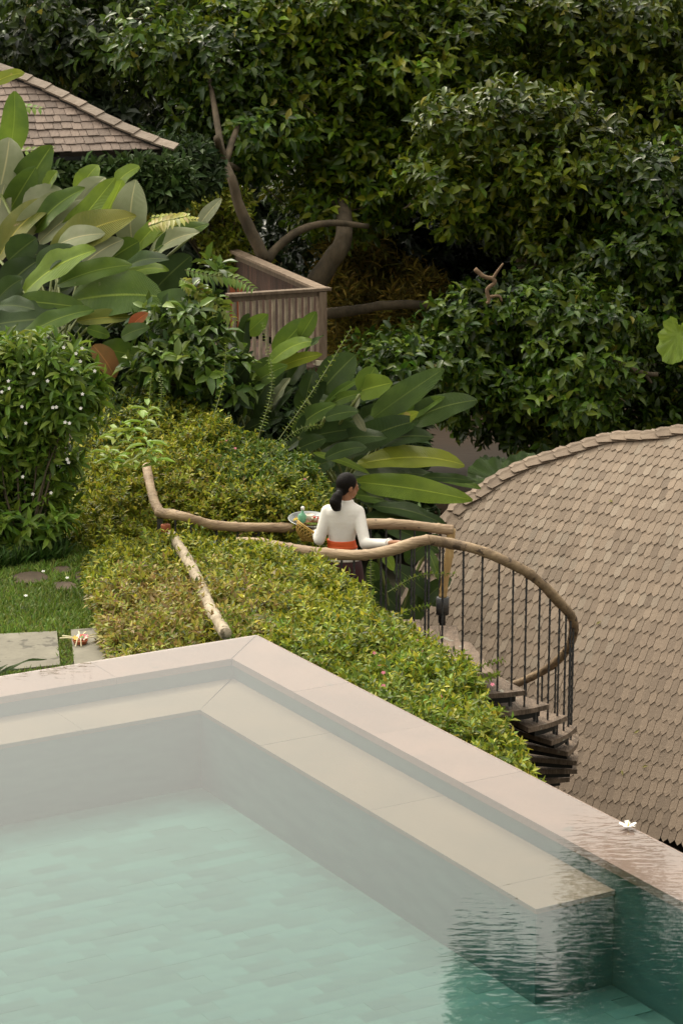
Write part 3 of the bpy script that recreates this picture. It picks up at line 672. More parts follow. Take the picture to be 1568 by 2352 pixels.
# ------------------------------------------------------------------ curved shingle roof
T_ = V(-.857, .515, 0); Nn = V(.515, .857, 0)
E0 = P(1568, 1905, 22.3)
def prof(s): return 1.25*s-.0995*s*s
def roofp(t, s): p = E0 + T_*t + Nn*(s - .018*t*t*0); return V(p.x, p.y, E0.z+prof(s)-.02*max(0, t)*0)
def roof_hit(px, py):
    d = ray(px, py); c = Vector((0, 0, CAMZ)); lo, hi = 14., 40.
    def g_(Y):
        p = c+d*(Y/d.y); q = p-E0; s = q.dot(Nn); return p.z-(E0.z+prof(s) if s < 6.28 else E0.z+3.926-(s-6.28)*.2)
    Y = 16.
    while Y < 40 and g_(Y) > 0: Y += .05
    p = c+d*(Y/d.y); q = p-E0; return q.dot(T_), q.dot(Nn)
outl = [(905, 1500), (940, 1420), (985, 1290), (1030, 1203), (1065, 1163), (1100, 1133), (1155, 1095), (1215, 1068), (1300, 1040), (1400, 1014), (1500, 1001), (1568, 996)]
hipts = [roof_hit(*q) for q in outl]
print('hip', [(round(a, 2), round(b_, 2)) for a, b_ in hipts])
t_hip = [h[0] for h in hipts]; s_hip = [h[1] for h in hipts]
t_first = t_hip[0]+(t_hip[0]-t_hip[1])*.3
HT = [max(t_hip)+.9, max(t_hip)+.45]+t_hip+[t_hip[-1]-.8, t_hip[-1]-2.6]; HS = [-.05, s_hip[0]*.5]+s_hip+[s_hip[-1]+.12, s_hip[-1]+.2]
# order by t descending
def hip_s(t):
    o_ = np.argsort(HT); return float(np.interp(t, np.array(HT)[o_], np.array(HS)[o_]))
roof = empty('shingled_roof', E0, label='big curved roof of pale brown pointed wooden shingles beside the spiral stair', cat='roof')
WS, EX = .076, .158
def sframe(t, s):
    p = roofp(t, s); ds = 1.25-.199*s; up_ = (Nn+V(0, 0, ds)).normalized(); nn = T_.cross(up_); nn = nn if nn.z > 0 else -nn
    return p, up_, nn
def shingle_mb(p, up_, nn, wd, ln, th=.009, lift=.010, mb=None, skew=0.):
    # top end tucked, lower end proud; pointed lower end
    mb = mb or MB(); tx = T_ if abs(T_.dot(up_)) < .9 else V(0, 0, 1); tx = up_.cross(nn).normalized()
    h = wd/2
    prof_ = [(-h, ln*.55), (h, ln*.55), (h, -ln*.5+h*.9), (0+skew, -ln*.5-h*.3), (-h, -ln*.5+h*.9)]
    lo = []; hi = []
    for (a, b_) in prof_:
        zz = lift*(1-(b_+ln*.5)/(ln*1.05)); q = p + tx*a + up_*b_ + nn*zz; hi.append(q+nn*th); lo.append(q)
    n5 = len(prof_); mb.add(lo+hi, [tuple(range(n5, 2*n5))] + [(i_, (i_+1) % n5, (i_+1) % n5+n5, i_+n5) for i_ in range(n5)]); return mb
sh = []
s = -.02; row = 0
while s < 6.1:
    p, up_, nn = sframe(0, s); ds = EX*up_.dot(Nn)
    off = (row % 2)*WS/2
    t = -2.5+off
    while t < max(HT):
        if s < hip_s(t)-.02: sh.append((t+random.uniform(-.004, .004), s+random.uniform(-.012, .012)))
        t += WS
    s += ds; row += 1
inview = []
for (t, s) in sh:
    p, up_, nn = sframe(t, s); d = p-Vector((0, 0, CAMZ)); dep = d.dot(FW); x = 784+d.x/dep*FPX; y = 1176-d.dot(UP)/dep*FPX
    yedge = 1458+.5133*(x-590)
    vis = x < 1590 and y < yedge+5 and not (x < 1000 and y > 1420); inview.append((0 if vis else 1, dep, t, s))
inview.sort()
mass = MB(); mcol = []
for i, (v_, dep, t, s) in enumerate(inview):
    p, up_, nn = sframe(t, s)
    if i < 300 and v_ == 0:
        mb = shingle_mb(V(0, 0, 0), up_, nn, WS-.004, .30, lift=random.uniform(.014, .018)); me = mb.mesh('shingle', M['shingle']); link('shingle', me, roof, p)
    else:
        k0 = len(mass.v); shingle_mb(p, up_, nn, WS-.004, .30, lift=random.uniform(.014, .018), mb=mass)
        f_ = random.gauss(1, .085); cc = random.choice([(.275, .208, .152), (.262, .197, .143), (.295, .233, .175), (.225, .167, .12), (.27, .204, .149)]); mcol += [(cc[0]*f_, cc[1]*f_, cc[2]*f_, 1)]*(len(mass.v)-k0)
attr_mesh(mass, 'shingles', M['shingle_mass'], mcol, roof, kind='stuff')
# underlay deck and the far side
mb = MB(); tt = np.linspace(-2.7, max(HT)-.02, 60)
for i, t in enumerate(tt):
    hsn = hip_s(t); col_ = [roofp(t, hsn*j/14)-V(0, 0, .03) for j in range(15)]
    back = [roofp(t, hsn)+Nn*.5*j+V(0, 0, -.03-.35*j*j*.5) for j in range(1, 7)]
    mb.v += [tuple(q) for q in col_+back]
for i in range(len(tt)-1):
    for j in range(20): mb.f.append((i*21+j, (i+1)*21+j, (i+1)*21+j+1, i*21+j+1))
mb.build('roof_deck', M['roof_dark'], roof, True)
# ridge caps: two overlapping courses of broader shingles along the curved hip
hp = [roofp(a, b_) for a, b_ in zip(HT, HS)]
hp = [q for q in hp]; hc = bez(hp, 8); L_ = 0; nxt = 0
for side, (offn, lift) in enumerate(((-.02, .014), (.09, .030))):
    L_ = 0; nxt = 0
    for i in range(len(hc)-1):
        seg = (hc[i+1]-hc[i]).length
        while nxt < L_+seg:
            f_ = (nxt-L_)/max(seg, 1e-6); c = hc[i].lerp(hc[i+1], f_); tg = (hc[i+1]-hc[i]).normalized()
            sd_ = tg.cross(V(0, 0, 1)).normalized(); un = sd_.cross(tg).normalized(); un = un if un.z > 0 else -un
            sd_ = sd_ if sd_.dot(Nn) < 0 else -sd_
            un2 = (un+sd_*(.55 if side == 0 else .1)).normalized(); ax2 = un2.cross(tg).normalized()
            cc = c+sd_*(.055 if side == 0 else -.03)+un2*lift
            m_ = MB(); th = .009; h = .062
            for zz in (0, th):
                pass
            q0 = [cc-tg*.16-ax2*h, cc-tg*.19+ax2*h*.2, cc-tg*.12+ax2*h, cc+tg*.14+ax2*h-un2*.02, cc+tg*.14-ax2*h-un2*.02]
            q1 = [q+un2*th for q in q0]; m_.add([q+un2*.02 for q in q0[:3]]+q0[3:]+[q+un2*.02 for q in q1[:3]]+q1[3:], [(5, 6, 7, 8, 9), (4, 3, 2, 1, 0)]+[(j, (j+1) % 5, (j+1) % 5+5, j+5) for j in range(5)])
            m_.build('cap_shingle', M['shingle'], roof)
            nxt += .17
        L_ += seg
# eave board, rafters ends and dark wall below
MB().box(E0+T_*.2+V(0, 0, -.10)+Nn*.04, 5.5, .06, .12, (T_, Nn, V(0, 0, 1))).build('eave_board', M['black'], roof)
hut = MB().box(E0+T_*.0+Nn*1.6+V(0, 0, -1.3), 5., .2, 2.2, (T_, Nn, V(0, 0, 1))).build('wall', M['roof_dark'], roof)
# fallen leaves on the roof
for i, (px, py) in enumerate([(1403, 1163), (1410, 1160), (1430, 1360), (1375, 1440), (1463, 1686), (1430, 1780), (1482, 1765), (1535, 1410), (1370, 1770), (1520, 1330)]):
    t, s = roof_hit(px, py); p, up_, nn = sframe(t, s); p = p+nn*.03; m_ = MB(); a = random.uniform(0, 6)
    if i in (1, 2, 7, 8, 9): continue
    tx = up_.cross(nn); d = tx*math.cos(a)+up_*math.sin(a); e = nn.cross(d); r_ = .035
    m_.add([p-d*r_, p+e*r_*.4+nn*.01, p+d*r_, p-e*r_*.4+nn*.01], [(0, 1, 2), (0, 2, 3)])
    m_.build('fallen_leaf', M['fallen'], label=['yellowed fallen leaf high on the shingles, topmost of them', 'curled leaf beside the ridge end of the shingles', 'dry leaf above the middle of the shingled roof',
      'leaf on shingles level with the rail bend', 'largest greenish leaf low on the shingled roof', 'yellow leaf low on the roof near the pool edge', 'pale leaf low on the roof, right of the yellow one',
      'small leaf on shingles at the right picture edge', 'leaf on shingles just above the pool rim', 'tiny leaf high on the shingles at the right edge'][i], cat='leaf', group='fallen leaves on the shingled roof')

# ------------------------------------------------------------------ pavilion roof upper left
pav = empty('pavilion', P(300, 350, 29.3), label='small pavilion with a hipped wood-shake roof behind the big-leaved plant', cat='pavilion')
EC = P(384, 343, 29.5); EL = P(-160, 366, 28.6); EL.z = EC.z
ud = (EL-EC).normalized(); hn = V(ud.y, -ud.x, 0); hn = hn if hn.y > 0 else -hn
sl_ = .60; vd = (hn+V(0, 0, sl_)).normalized(); pn = ud.cross(vd); pn = pn if pn.z > 0 else -pn
def pav_hit(px, py):
    d = ray(px, py); t = (EC-Vector((0, 0, CAMZ))).dot(pn)/d.dot(pn); p = Vector((0, 0, CAMZ))+d*t; q = p-EC; return q.dot(ud), q.dot(vd)
h0 = pav_hit(365, 338); h1 = pav_hit(2, 165); hk = h1[1]/h1[0]
hipcurve = [pav_hit(x, y) for x, y in [(378, 340), (330, 322), (250, 285), (180, 247), (90, 202), (0, 165), (-90, 125)]]
def hv(u_): xs_ = [h[0] for h in hipcurve]; return float(np.interp(u_, xs_, [h[1] for h in hipcurve]))
v_ = 0; row = 0
while v_ < 3.2:
    u_ = .0 + random.uniform(0, .06); 
    while u_ < 4.4:
        wd = random.uniform(.09, .15)
        if v_ < hv(u_+wd/2)-.0 and u_ < 3.4:
            c = EC+ud*(u_+wd/2)+vd*(v_+random.uniform(-.012, .012)); h = wd/2-.003; lf = random.uniform(.012, .022); m_ = MB()
            q0 = [-ud*h-vd*.02+pn*lf, ud*h-vd*(.02+random.uniform(-.006, .006))+pn*lf, ud*h+vd*.19, -ud*h+vd*.19]; q1 = [q+pn*.012 for q in q0]
            m_.add(q0+q1, [(4, 5, 6, 7), (0, 3, 2, 1)]+[(j, (j+1) % 4, (j+1) % 4+4, j+4) for j in range(4)]); link('shake', m_.mesh('shake', M['shake']), pav, c)
        u_ += wd
    v_ += .152; row += 1
hpts = [EC+ud*a+vd*b_ for a, b_ in hipcurve]
AP = hpts[-1]
m_ = MB(); m_.v = [tuple(q) for q in [EC-pn*.01, EL-pn*.01, EL+vd*3-pn*.01]+[h-pn*.015 for h in hpts[::-1]]]; m_.f = [tuple(range(len(m_.v)))]; m_.build('roof_deck', M['roof_dark'], pav)
# the other slope, falling away to the back right
m_ = MB(); k0 = []
for h in hpts: 
    k0.append(h)
back = [h+hn*.35-ud*.1-V(0, 0, .8) for h in hpts]
m_.v = [tuple(q) for q in hpts]+[tuple(q) for q in back]; nh = len(hpts)
m_.f = [(i, i+1, i+1+nh, i+nh) for i in range(nh-1)]; m_.build('rear_slope', M['roof_dark'], pav)
hc2 = bez(hpts, 6); L_ = 0; nxt = 0.
for i in range(len(hc2)-1):
    seg = (hc2[i+1]-hc2[i]).length
    while nxt < L_+seg:
        c = hc2[i].lerp(hc2[i+1], (nxt-L_)/seg); tg = (hc2[i+1]-hc2[i]).normalized(); sd_ = pn.cross(tg).normalized(); 
        un2 = (pn*1.0+V(0, 0, .3)).normalized(); ax2 = un2.cross(tg).normalized()
        cc = c+pn*.06+ax2*0
        MB().box(cc+un2*.006, .30, .17, .022, ((tg-un2*.06).normalized(), ax2, un2)).build('ridge_cap', M['cap'], pav)
        nxt += .27
    L_ += seg
MB().tube([h+pn*.02-vd*.05 for h in hpts], .035, 6).build('hip_batten', M['black'], pav)
MB().box(EC.lerp(EL, .5)-V(0, 0, .10)+hn*.03, (EL-EC).length, .05, .08, (ud, hn, V(0, 0, 1))).build('eave_board', M['black'], pav)
MB().box(EC+ud*2.4+hn*1.2-V(0, 0, 1.25), 2.6, .12, 2.3, (ud, hn, V(0, 0, 1))).build('wall', M['black'], pav)
MB().box(EC+ud*.35+hn*.4-V(0, 0, 1.4), .12, .12, 2.7, (ud, hn, V(0, 0, 1))).build('post', M['roof_dark'], pav)

# ------------------------------------------------------------------ timber deck with railing
dk = empty('deck_railing', P(700, 835, 30), label='timber deck corner with upright slats and a sloping-looking top rail under the trees', cat='deck railing')
ZT = P(748, 664, 30).z; cR = P(738, 664, 30)
fL = PZ(520, 678, ZT); bK = PZ(548, 582, ZT)
fd = (fL-cR).normalized(); bd = (bK-cR).normalized()
fn = V(fd.y, -fd.x, 0); bnn = V(bd.y, -bd.x, 0)
ZB = P(748, 838, 30).z
up3 = V(0, 0, 1)
MB().box(cR+fd*((fL-cR).length/2-.06)+V(0, 0, .0), (fL-cR).length+.10, .13, .035, (fd, fn, up3)).build('top_rail', M['deckwood'], dk)
MB().box(cR+fd*((fL-cR).length/2)+V(0, 0, -.055), (fL-cR).length, .04, .06, (fd, fn, up3)).build('under_rail', M['deckwood'], dk)
lenb = (bK-cR).length+.6
MB().box(cR+bd*(lenb/2)+V(0, 0, .004), lenb+.05, .16, .035, (bd, bnn, up3)).build('top_rail', M['deckwood'], dk)
MB().box(cR+bd*(lenb/2)+V(0, 0, -.06), lenb, .05, .07, (bd, bnn, up3)).build('under_rail', M['deckwood'], dk)
MB().box((cR.x, cR.y, (ZT+ZB)/2-.02), .105, .105, ZT-ZB-.02, (fd, fn, up3)).build('post', M['deckwood'], dk)
MB().box(P(733, 832, 29.98), .12, .12, .06, (fd, fn, up3)).build('post_foot', M['cream'], dk)
lf = (fL-cR).length; x0 = .13
while x0 < lf:
    MB().box(cR+fd*x0+V(0, 0, (ZB-ZT)/2-.03), .030, .055, ZT-ZB-.12, (fd, fn, up3)).build('slat', M['slat'], dk); x0 += .088
MB().box(cR+fd*(lf/2)+V(0, 0, ZB-ZT+.07), lf, .04, .05, (fd, fn, up3)).build('bottom_rail', M['deckwood'], dk)
x0 = .10
while x0 < lenb:
    MB().box(cR+bd*x0+V(0, 0, (ZB-ZT)/2-.03), .105, .025, ZT-ZB-.1, (bd, bnn, up3)).build('board', M['deckinner'], dk); x0 += .112
# deck floor boards and red edge beam
for i in range(16):
    MB().box((cR.x, cR.y, ZB-.03)+fd*(lf/2-.03)+V(0, .07+i*.15, 0) if False else Vector((cR.x, cR.y, ZB-.03))+fd*(lf/2-.03)+(-fn if fn.y < 0 else fn)*(.0+i*.15), lf+.1, .142, .03, (fd, fn, up3)).build('deck_plank', M['deckinner'], dk)
MB().box(Vector((cR.x, cR.y, ZB-.13))+fd*(lf/2-.07)-(-fn if fn.y < 0 else fn)*.06, lf+.14, .06, .15, (fd, fn, up3)).build('edge_beam', M['redbeam'], dk)
MB().box(Vector((cR.x, cR.y, ZB-1.6))+fd*.15+(-fn if fn.y < 0 else fn)*.2, .15, .15, 2.9, (fd, fn, up3)).build('support_post', M['roof_dark'], dk)
for i, px in enumerate((535, 551)):
    q = P(px, 716, 30.7); MB().box(q, .07, .05, .8).build('chair_slat', M['terracotta'], dk)

# ------------------------------------------------------------------ large leaves
def blade(base, tip, width, nh, m, parent, bend=.12, fold=.25, wave=.03, round_=.5, curl=0., name='leaf', ragged=0.):
    base = Vector(base); tip = Vector(tip); ax = tip-base; Ln = ax.length; t = ax.normalized(); s = t.cross(Vector(nh)).normalized(); n_ = s.cross(t).normalized()
    NU, NV = 14, 4; v = []; uvs = []; f = []; ph = random.uniform(0, 6)
    for i in range(NU+1):
        u = i/NU; e = min(1, u)
        wd = width/2*(math.sin(math.pi*min(1, e**(.75+.25*round_)*.985+.012))**(.62-.22*round_))
        mid = base+ax*u + n_*(bend*Ln*math.sin(math.pi*u*.9)) - n_*(curl*Ln*u*u*u)
        for j in range(-NV, NV+1):
            q = j/NV; ww = wd*(1+ragged*random.uniform(-.5, .2)*(abs(q) == 1))
            dz = fold*abs(q)*wd*(1-.35*abs(q)) + wave*Ln*math.sin(u*13+ph+(q > 0)*1.3)*q*q*.6
            v.append(mid+s*(ww*q)+n_*dz); uvs.append((u*2.2, q))
    W_ = 2*NV+1
    for i in range(NU):
        for j in range(W_-1): f.append((i*W_+j, i*W_+j+1, (i+1)*W_+j+1, (i+1)*W_+j))
    me = bpy.data.meshes.new(name); me.from_pydata([tuple(x) for x in v], [], f); me.update(); me.shade_smooth(); me.materials.append(m)
    uvl = me.uv_layers.new(name='UVMap'); li = np.zeros(len(me.loops), np.int32); me.loops.foreach_get('vertex_index', li)
    uvl.data.foreach_set('uv', np.array(uvs, np.float32)[li].reshape(-1))
    return link(name, me, parent)
def petiole(a, b_, parent, r=.012, m=None, sag=.1):
    a = Vector(a); b_ = Vector(b_); c = a.lerp(b_, .5)+V(0, 0, sag); MB().tube(bez([a, c, b_], 4), [r*1.4, r*1.4, r*1.2, r*1.2, r, r, r, r, r*.8], 6).build('stalk', m or STEM, parent, True)
WF = [1.25]; LF = [.10]
def plantset(root, foot, rows, conv, Yf, face=None, stalks=.5, seed=1):
    random.seed(seed)
    for i, (bx, by, tx, ty, w_, kd) in enumerate(rows):
        k_ = i/max(1, len(rows)-1); Y = Yf(k_); x0, y0 = conv(bx, by); x1, y1 = conv(tx, ty)
        b_ = P(x0, y0, Y+random.uniform(0, .15)); t_ = P(x1, y1, Y+random.uniform(-.25, .25)); wm_ = w_*conv.s/FPX*Y*WF[0]; ex_ = (t_-b_)*LF[0]; t_ = t_+ex_; b_ = b_-ex_*.3
        nh = face or V(random.uniform(-.5, .5), -.75, random.uniform(.25, .95))
        blade(b_, t_, wm_, nh, L[kd], root, bend=random.uniform(.02, .14), fold=random.uniform(.12, .4), wave=random.uniform(.010, .045), round_=random.uniform(.25, .8), curl=random.uniform(-.03, .18), ragged=random.choice([0, .05, .12]))
        if random.random() < stalks: petiole(b_, foot+V(random.uniform(-.3, .3), random.uniform(-.2, .2), 0), root, .013)
def mkconv(ox, oy, s):
    def c(x, y): return ox+s*x, oy+s*y
    c.s = s; return c
c1 = mkconv(0, 125.4, .36)
cal = empty('calathea_plant', P(120, 880, 24.6), label='huge clump of broad paddle leaves, some silvery beneath, below the pavilion roof', cat='plant')
rowsA = [(60, 640, 100, 275, 150, 'g'), (500, 880, 612, 712, 120, 'l'), (730, 870, 842, 722, 115, 'l'), (120, 960, 298, 615, 190, 'g'), (0, 860, 60, 560, 200, 's'), (60, 1000, 205, 755, 140, 'g'),
 (-20, 1100, 20, 850, 140, 's'), (300, 900, 350, 760, 110, 'l'), (150, 960, 370, 880, 150, 's'), (520, 980, 650, 795, 160, 's'), (540, 980, 750, 825, 120, 's'), (640, 1090, 765, 850, 130, 'l'),
 (0, 1290, 275, 945, 210, 'y'), (100, 1170, 385, 900, 130, 's'), (230, 1120, 515, 875, 140, 'g'), (260, 1190, 560, 955, 160, 's'), (850, 1225, 855, 845, 215, 's'), (350, 1290, 705, 835, 150, 'l'),
 (1250, 1130, 1405, 940, 80, 's'), (960, 1190, 1145, 1075, 95, 'l'), (860, 1250, 1055, 1035, 110, 'l'), (340, 1300, 790, 1040, 220, 'y'), (380, 1210, 630, 1140, 130, 's'), (960, 1310, 1245, 1150, 150, 's'),
 (1000, 1240, 1300, 1090, 110, 'g'), (700, 1310, 870, 1205, 140, 'g'), (60, 1310, 220, 1185, 160, 'd'), (540, 1330, 760, 1180, 130, 's'), (970, 1520, 1195, 1305, 170, 'd'), (780, 1385, 1045, 1305, 110, 'd'),
 (20, 1510, 215, 1320, 190, 'd'), (800, 1410, 1052, 1362, 105, 'l'), (240, 1420, 430, 1240, 150, 'd'), (170, 1510, 578, 1275, 195, 'l'), (380, 1465, 795, 1345, 130, 'g'), (-10, 1560, 130, 1440, 130, 'd'), (470, 1570, 978, 1530, 290, 'g'),
 (970, 1600, 1292, 1578, 150, 'k'), (130, 1570, 492, 1605, 130, 'g'), (-20, 1720, 355, 1690, 220, 'd'), (640, 1880, 885, 1935, 140, 'g'), (880, 1890, 992, 1945, 100, 'k'), (500, 1700, 805, 1675, 100, 'y'),
 (150, 1800, 558, 1640, 125, 'g'), (0, 1600, 200, 1620, 120, 'd'), (560, 1750, 690, 1790, 70, 'g'), (600, 1860, 735, 2040, 130, 'b'), (830, 1750, 930, 1655, 80, 'o'), (780, 1800, 930, 1740, 90, 'k'), (580, 2150, 708, 2180, 120, 'g'), (90, 1820, 175, 1830, 70, 's')]
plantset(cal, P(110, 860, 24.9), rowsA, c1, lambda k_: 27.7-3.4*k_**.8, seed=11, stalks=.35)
# filler dark leaves deep inside
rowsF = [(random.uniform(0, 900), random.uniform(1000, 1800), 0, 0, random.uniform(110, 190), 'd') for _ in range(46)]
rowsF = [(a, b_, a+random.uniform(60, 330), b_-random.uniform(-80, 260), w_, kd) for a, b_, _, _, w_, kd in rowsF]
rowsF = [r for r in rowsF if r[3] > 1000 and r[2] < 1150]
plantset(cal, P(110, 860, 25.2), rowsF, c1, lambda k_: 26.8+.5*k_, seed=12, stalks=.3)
WF[0] = 1.1; LF[0] = .02
c2 = mkconv(439, 501.7, .44)
bn1 = empty('banana_plant', P(560, 980, 24.6), label='clump of upright dark green paddle leaves in front of the deck', cat='plant')
rows1 = [(200, 1050, 262, 935, 90, 'd'), (270, 780, 292, 505, 115, 'd'), (160, 800, 215, 590, 100, 'd'), (290, 600, 405, 495, 95, 'g'), (570, 620, 652, 485, 80, 'g'), (430, 700, 598, 530, 120, 'g'), (290, 920, 425, 735, 115, 'g'),
 (260, 1020, 482, 745, 125, 'd'), (590, 720, 695, 615, 50, 'd'), (510, 860, 610, 705, 105, 'd'), (430, 790, 660, 700, 70, 'u'), (405, 760, 648, 618, 110, 'l'), (190, 900, 300, 760, 100, 'd'), (400, 1060, 530, 890, 110, 'd'), (300, 1030, 405, 850, 120, 'd'),
 (420, 980, 510, 835, 70, 's'), (280, 1110, 470, 1040, 80, 'd'), (330, 860, 480, 770, 90, 'g')]
plantset(bn1, P(560, 1080, 24.9), rows1, c2, lambda k_: 25.2-.8*k_, seed=13, stalks=.5)
WF[0] = 1.2
bn2 = empty('banana_plant', P(700, 1060, 24.6), label='middle clump with a rolled leaf and one crumpled folded-over leaf tip', cat='plant')
rows2 = [(560, 1010, 690, 825, 120, 'd'), (680, 900, 860, 715, 165, 'k'), (600, 940, 640, 800, 90, 'd'), (530, 1120, 720, 960, 105, 'g'), (730, 970, 870, 908, 60, 'g'), (690, 975, 915, 818, 42, 'g'),
 (560, 1140, 660, 1010, 90, 'd'), (620, 1140, 880, 1100, 100, 'd'), (700, 1040, 860, 1000, 80, 'k'), (870, 905, 1050, 860, 120, 'l'), (880, 900, 960, 780, 100, 'g'), (880, 920, 855, 1015, 55, 's'), (850, 1010, 908, 1112, 40, 's'), (620, 1320, 745, 1262, 95, 'd'),
 (600, 1330, 560, 1290, 60, 'g'), (580, 1380, 700, 1360, 60, 'g'), (640, 1225, 938, 1312, 44, 'l'), (560, 1200, 700, 1150, 80, 'd'), (700, 1250, 900, 1180, 80, 'd')]
plantset(bn2, P(740, 1130, 24.8), rows2, c2, lambda k_: 24.7-.8*k_, seed=14, stalks=.5)
LF[0] = 0.
bn3 = empty('banana_plant', P(860, 1100, 24.4), label='right-hand clump with long spreading leaves, one lime yellow, above the far handrail', cat='plant')
rows3 = [(950, 1040, 1298, 795, 125, 'k'), (1090, 1060, 1305, 925, 70, 'g'), (1100, 1085, 1478, 935, 130, 'k'), (1000, 1130, 1180, 1010, 70, 'u'), (920, 1110, 1150, 1075, 40, 'u'), (960, 1170, 1262, 1135, 105, 'd'), (760, 1240, 1180, 1050, 135, 'd'), (680, 1210, 1000, 1120, 100, 'd'),
 (820, 1350, 1290, 1330, 90, 'd'), (870, 1280, 1432, 1255, 125, 'u'), (1290, 1360, 1510, 1400, 50, 'g'), (1200, 1350, 1490, 1380, 45, 'd'), (830, 1400, 1215, 1430, 90, 'd'), (860, 1375, 1465, 1465, 120, 'l'), (840, 1440, 1180, 1500, 80, 'g'), (880, 1470, 1290, 1570, 90, 'd'),
 (900, 1560, 1250, 1600, 80, 'd'), (700, 1430, 880, 1380, 70, 'd'), (700, 1500, 860, 1560, 90, 'd'), (950, 1500, 1330, 1600, 80, 'd'), (1000, 1600, 1300, 1730, 110, 'd')]
plantset(bn3, P(800, 1190, 24.6), rows3, c2, lambda k_: 24.9-1.1*k_, seed=15, stalks=.4)
rows4 = [(random.uniform(480, 900), random.uniform(950, 1350), 0, 0, random.uniform(70, 110), 'd') for _ in range(24)]
rows4 = [(a, b_, a+random.uniform(60, 300), b_+random.uniform(-160, 60), w_, kd) for a, b_, _, _, w_, kd in rows4]
plantset(bn2, P(740, 1130, 25.3), rows4, c2, lambda k_: 25.4+.5*k_, seed=16, stalks=.2)
# low dark foliage under the far rail, seen between the bars
WF[0] = .85
lowp = empty('arum_plant', P(930, 1350, 23), label='low dark heart-shaped leaves growing behind the iron bars of the landing', cat='plant')
rows5 = [(930, 1440, 960, 1330, 80, 'd'), (880, 1400, 850, 1290, 70, 'd'), (960, 1400, 1040, 1330, 60, 'd'), (900, 1300, 1010, 1390, 60, 'd'), (980, 1260, 1010, 1330, 30, 'g'), (850, 1340, 920, 1400, 70, 'd'), (820, 1290, 760, 1240, 60, 'd'), (860, 1250, 905, 1310, 40, 'l'), (640, 1260, 720, 1300, 60, 'd'), (930, 1290, 1000, 1230, 50, 'd')]
plantset(lowp, P(930, 1500, 23.2), rows5, mkconv(0, 0, 1), lambda k_: 23.4-.5*k_, seed=17, stalks=.3)

def arum(parent, c, r, nh, m, up_=V(0, 0, 1)):
    """heart shaped ruffled leaf"""
    nh = Vector(nh).normalized(); t = (up_-nh*up_.dot(nh)).normalized(); s = t.cross(nh); v = [Vector(c)]; uvs = [(0, .2)]; f = []; K = 40; RR = 4
    for k_ in range(1, RR+1):
        for i in range(K):
            a = 2*math.pi*i/K; rr = r*(1+.18*math.cos(a)-.45*max(0, -math.cos(a))**6)*(.82+.18*abs(math.cos(a))); q = k_/RR
            dz = .10*r*math.sin(a*11)*q*q + .12*r*q*q
            v.append(Vector(c)+t*(math.cos(a)*rr*q)+s*(math.sin(a)*rr*q)+nh*dz); uvs.append((i*.15, .3+q*.5))
    for i in range(K): f.append((0, 1+i, 1+(i+1) % K))
    for k_ in range(RR-1):
        for i in range(K): f.append((1+k_*K+i, 1+(k_+1)*K+i, 1+(k_+1)*K+(i+1) % K, 1+k_*K+(i+1) % K))
    me = bpy.data.meshes.new('leaf'); me.from_pydata([tuple(x) for x in v], [], f); me.update(); me.shade_smooth(); me.materials.append(m)
    uvl = me.uv_layers.new(name='UVMap'); li = np.zeros(len(me.loops), np.int32); me.loops.foreach_get('vertex_index', li); uvl.data.foreach_set('uv', np.array(uvs, np.float32)[li].reshape(-1))
    return link('leaf', me, parent)
ee = empty('elephant_ear_plant', P(1140, 1200, 27.5), label='ruffled grey-green elephant ear leaves rising behind the shingled roof ridge', cat='plant')
for (px, py, Y, r_, nh, kd) in [(1150, 1100, 27.2, .34, (.1, -.5, .9), 'k'), (1185, 1080, 27.8, .26, (-.2, -.6, .8), 'k'), (1110, 1110, 27.6, .25, (.3, -.4, .9), 'k'), (1130, 1062, 28.2, .2, (0, -.3, 1), 'd')]:
    c = P(px, py, Y); arum(ee, c, r_, nh, L[kd], up_=V(random.uniform(-.6, .6), -.3, .6)); petiole(c, P(1140, 1220, 27.6), ee, .02)
tr_ = empty('taro_plant', P(1660, 1000, 27.5), label='yellow-green ribbed taro leaf hanging in at the right edge above the roof', cat='plant')
c = P(1556, 768, 27.2); arum(tr_, c, .30, (-.8, -.55, .2), L['l'], up_=V(-.3, 0, -1)); petiole(c+V(.1, 0, .12), P(1640, 1010, 27.6), tr_, .02)

# fern-like fronds, yellow-green, between the big clump and the deck
def frond(parent, pts, n_, L0, cols, W=.28):
    pp = bez(pts, 6); root = MB().tube(pp, [.009*(1-.7*i/len(pp)) for i in range(len(pp))], 5).build('frond', STEM, parent); p = []; a = []; nn = []; Ln = []
    for q in range(n_):
        i = .5+(len(pp)-1.6)*q/n_; i0 = int(i); c = pp[i0].lerp(pp[i0+1], i-i0); t = (pp[i0+1]-pp[i0]).normalized(); s = t.cross(V(0, -.5, .85)).normalized()
        for sg in (-1, 1):
            p.append(c); a.append(s*sg+t*.45+V(0, 0, -.15)); nn.append(V(0, -.5, .85)); Ln.append(L0*(math.sin(math.pi*(.12+.85*q/n_))**.5)*random.uniform(.9, 1.1))
    Ln = np.array(Ln); N = len(p); leaf_mesh('leaflets', np.array(p), np.array(a), np.array(nn), Ln, Ln*W, palette(N, cols, .1), M['small_leaf'], root, T=T_BROAD)
fp = empty('fern_plant', P(470, 700, 26.5), label='yellow-green fronds with paired leaflets between the paddle leaves and the deck', cat='plant')
FY = [(.33, .35, .04), (.26, .30, .04), (.20, .27, .035)]
frond(fp, [P(*t) for t in [(415, 640, 25), (450, 660, 24.9), (500, 700, 24.8), (545, 745, 24.7)]], 17, .16, FY, .4)
frond(fp, [P(*t) for t in [(425, 620, 25.4), (480, 632, 25.4), (540, 640, 25.4), (590, 668, 25.3)]], 16, .14, [(.14, .24, .035), (.18, .28, .04)], .42)
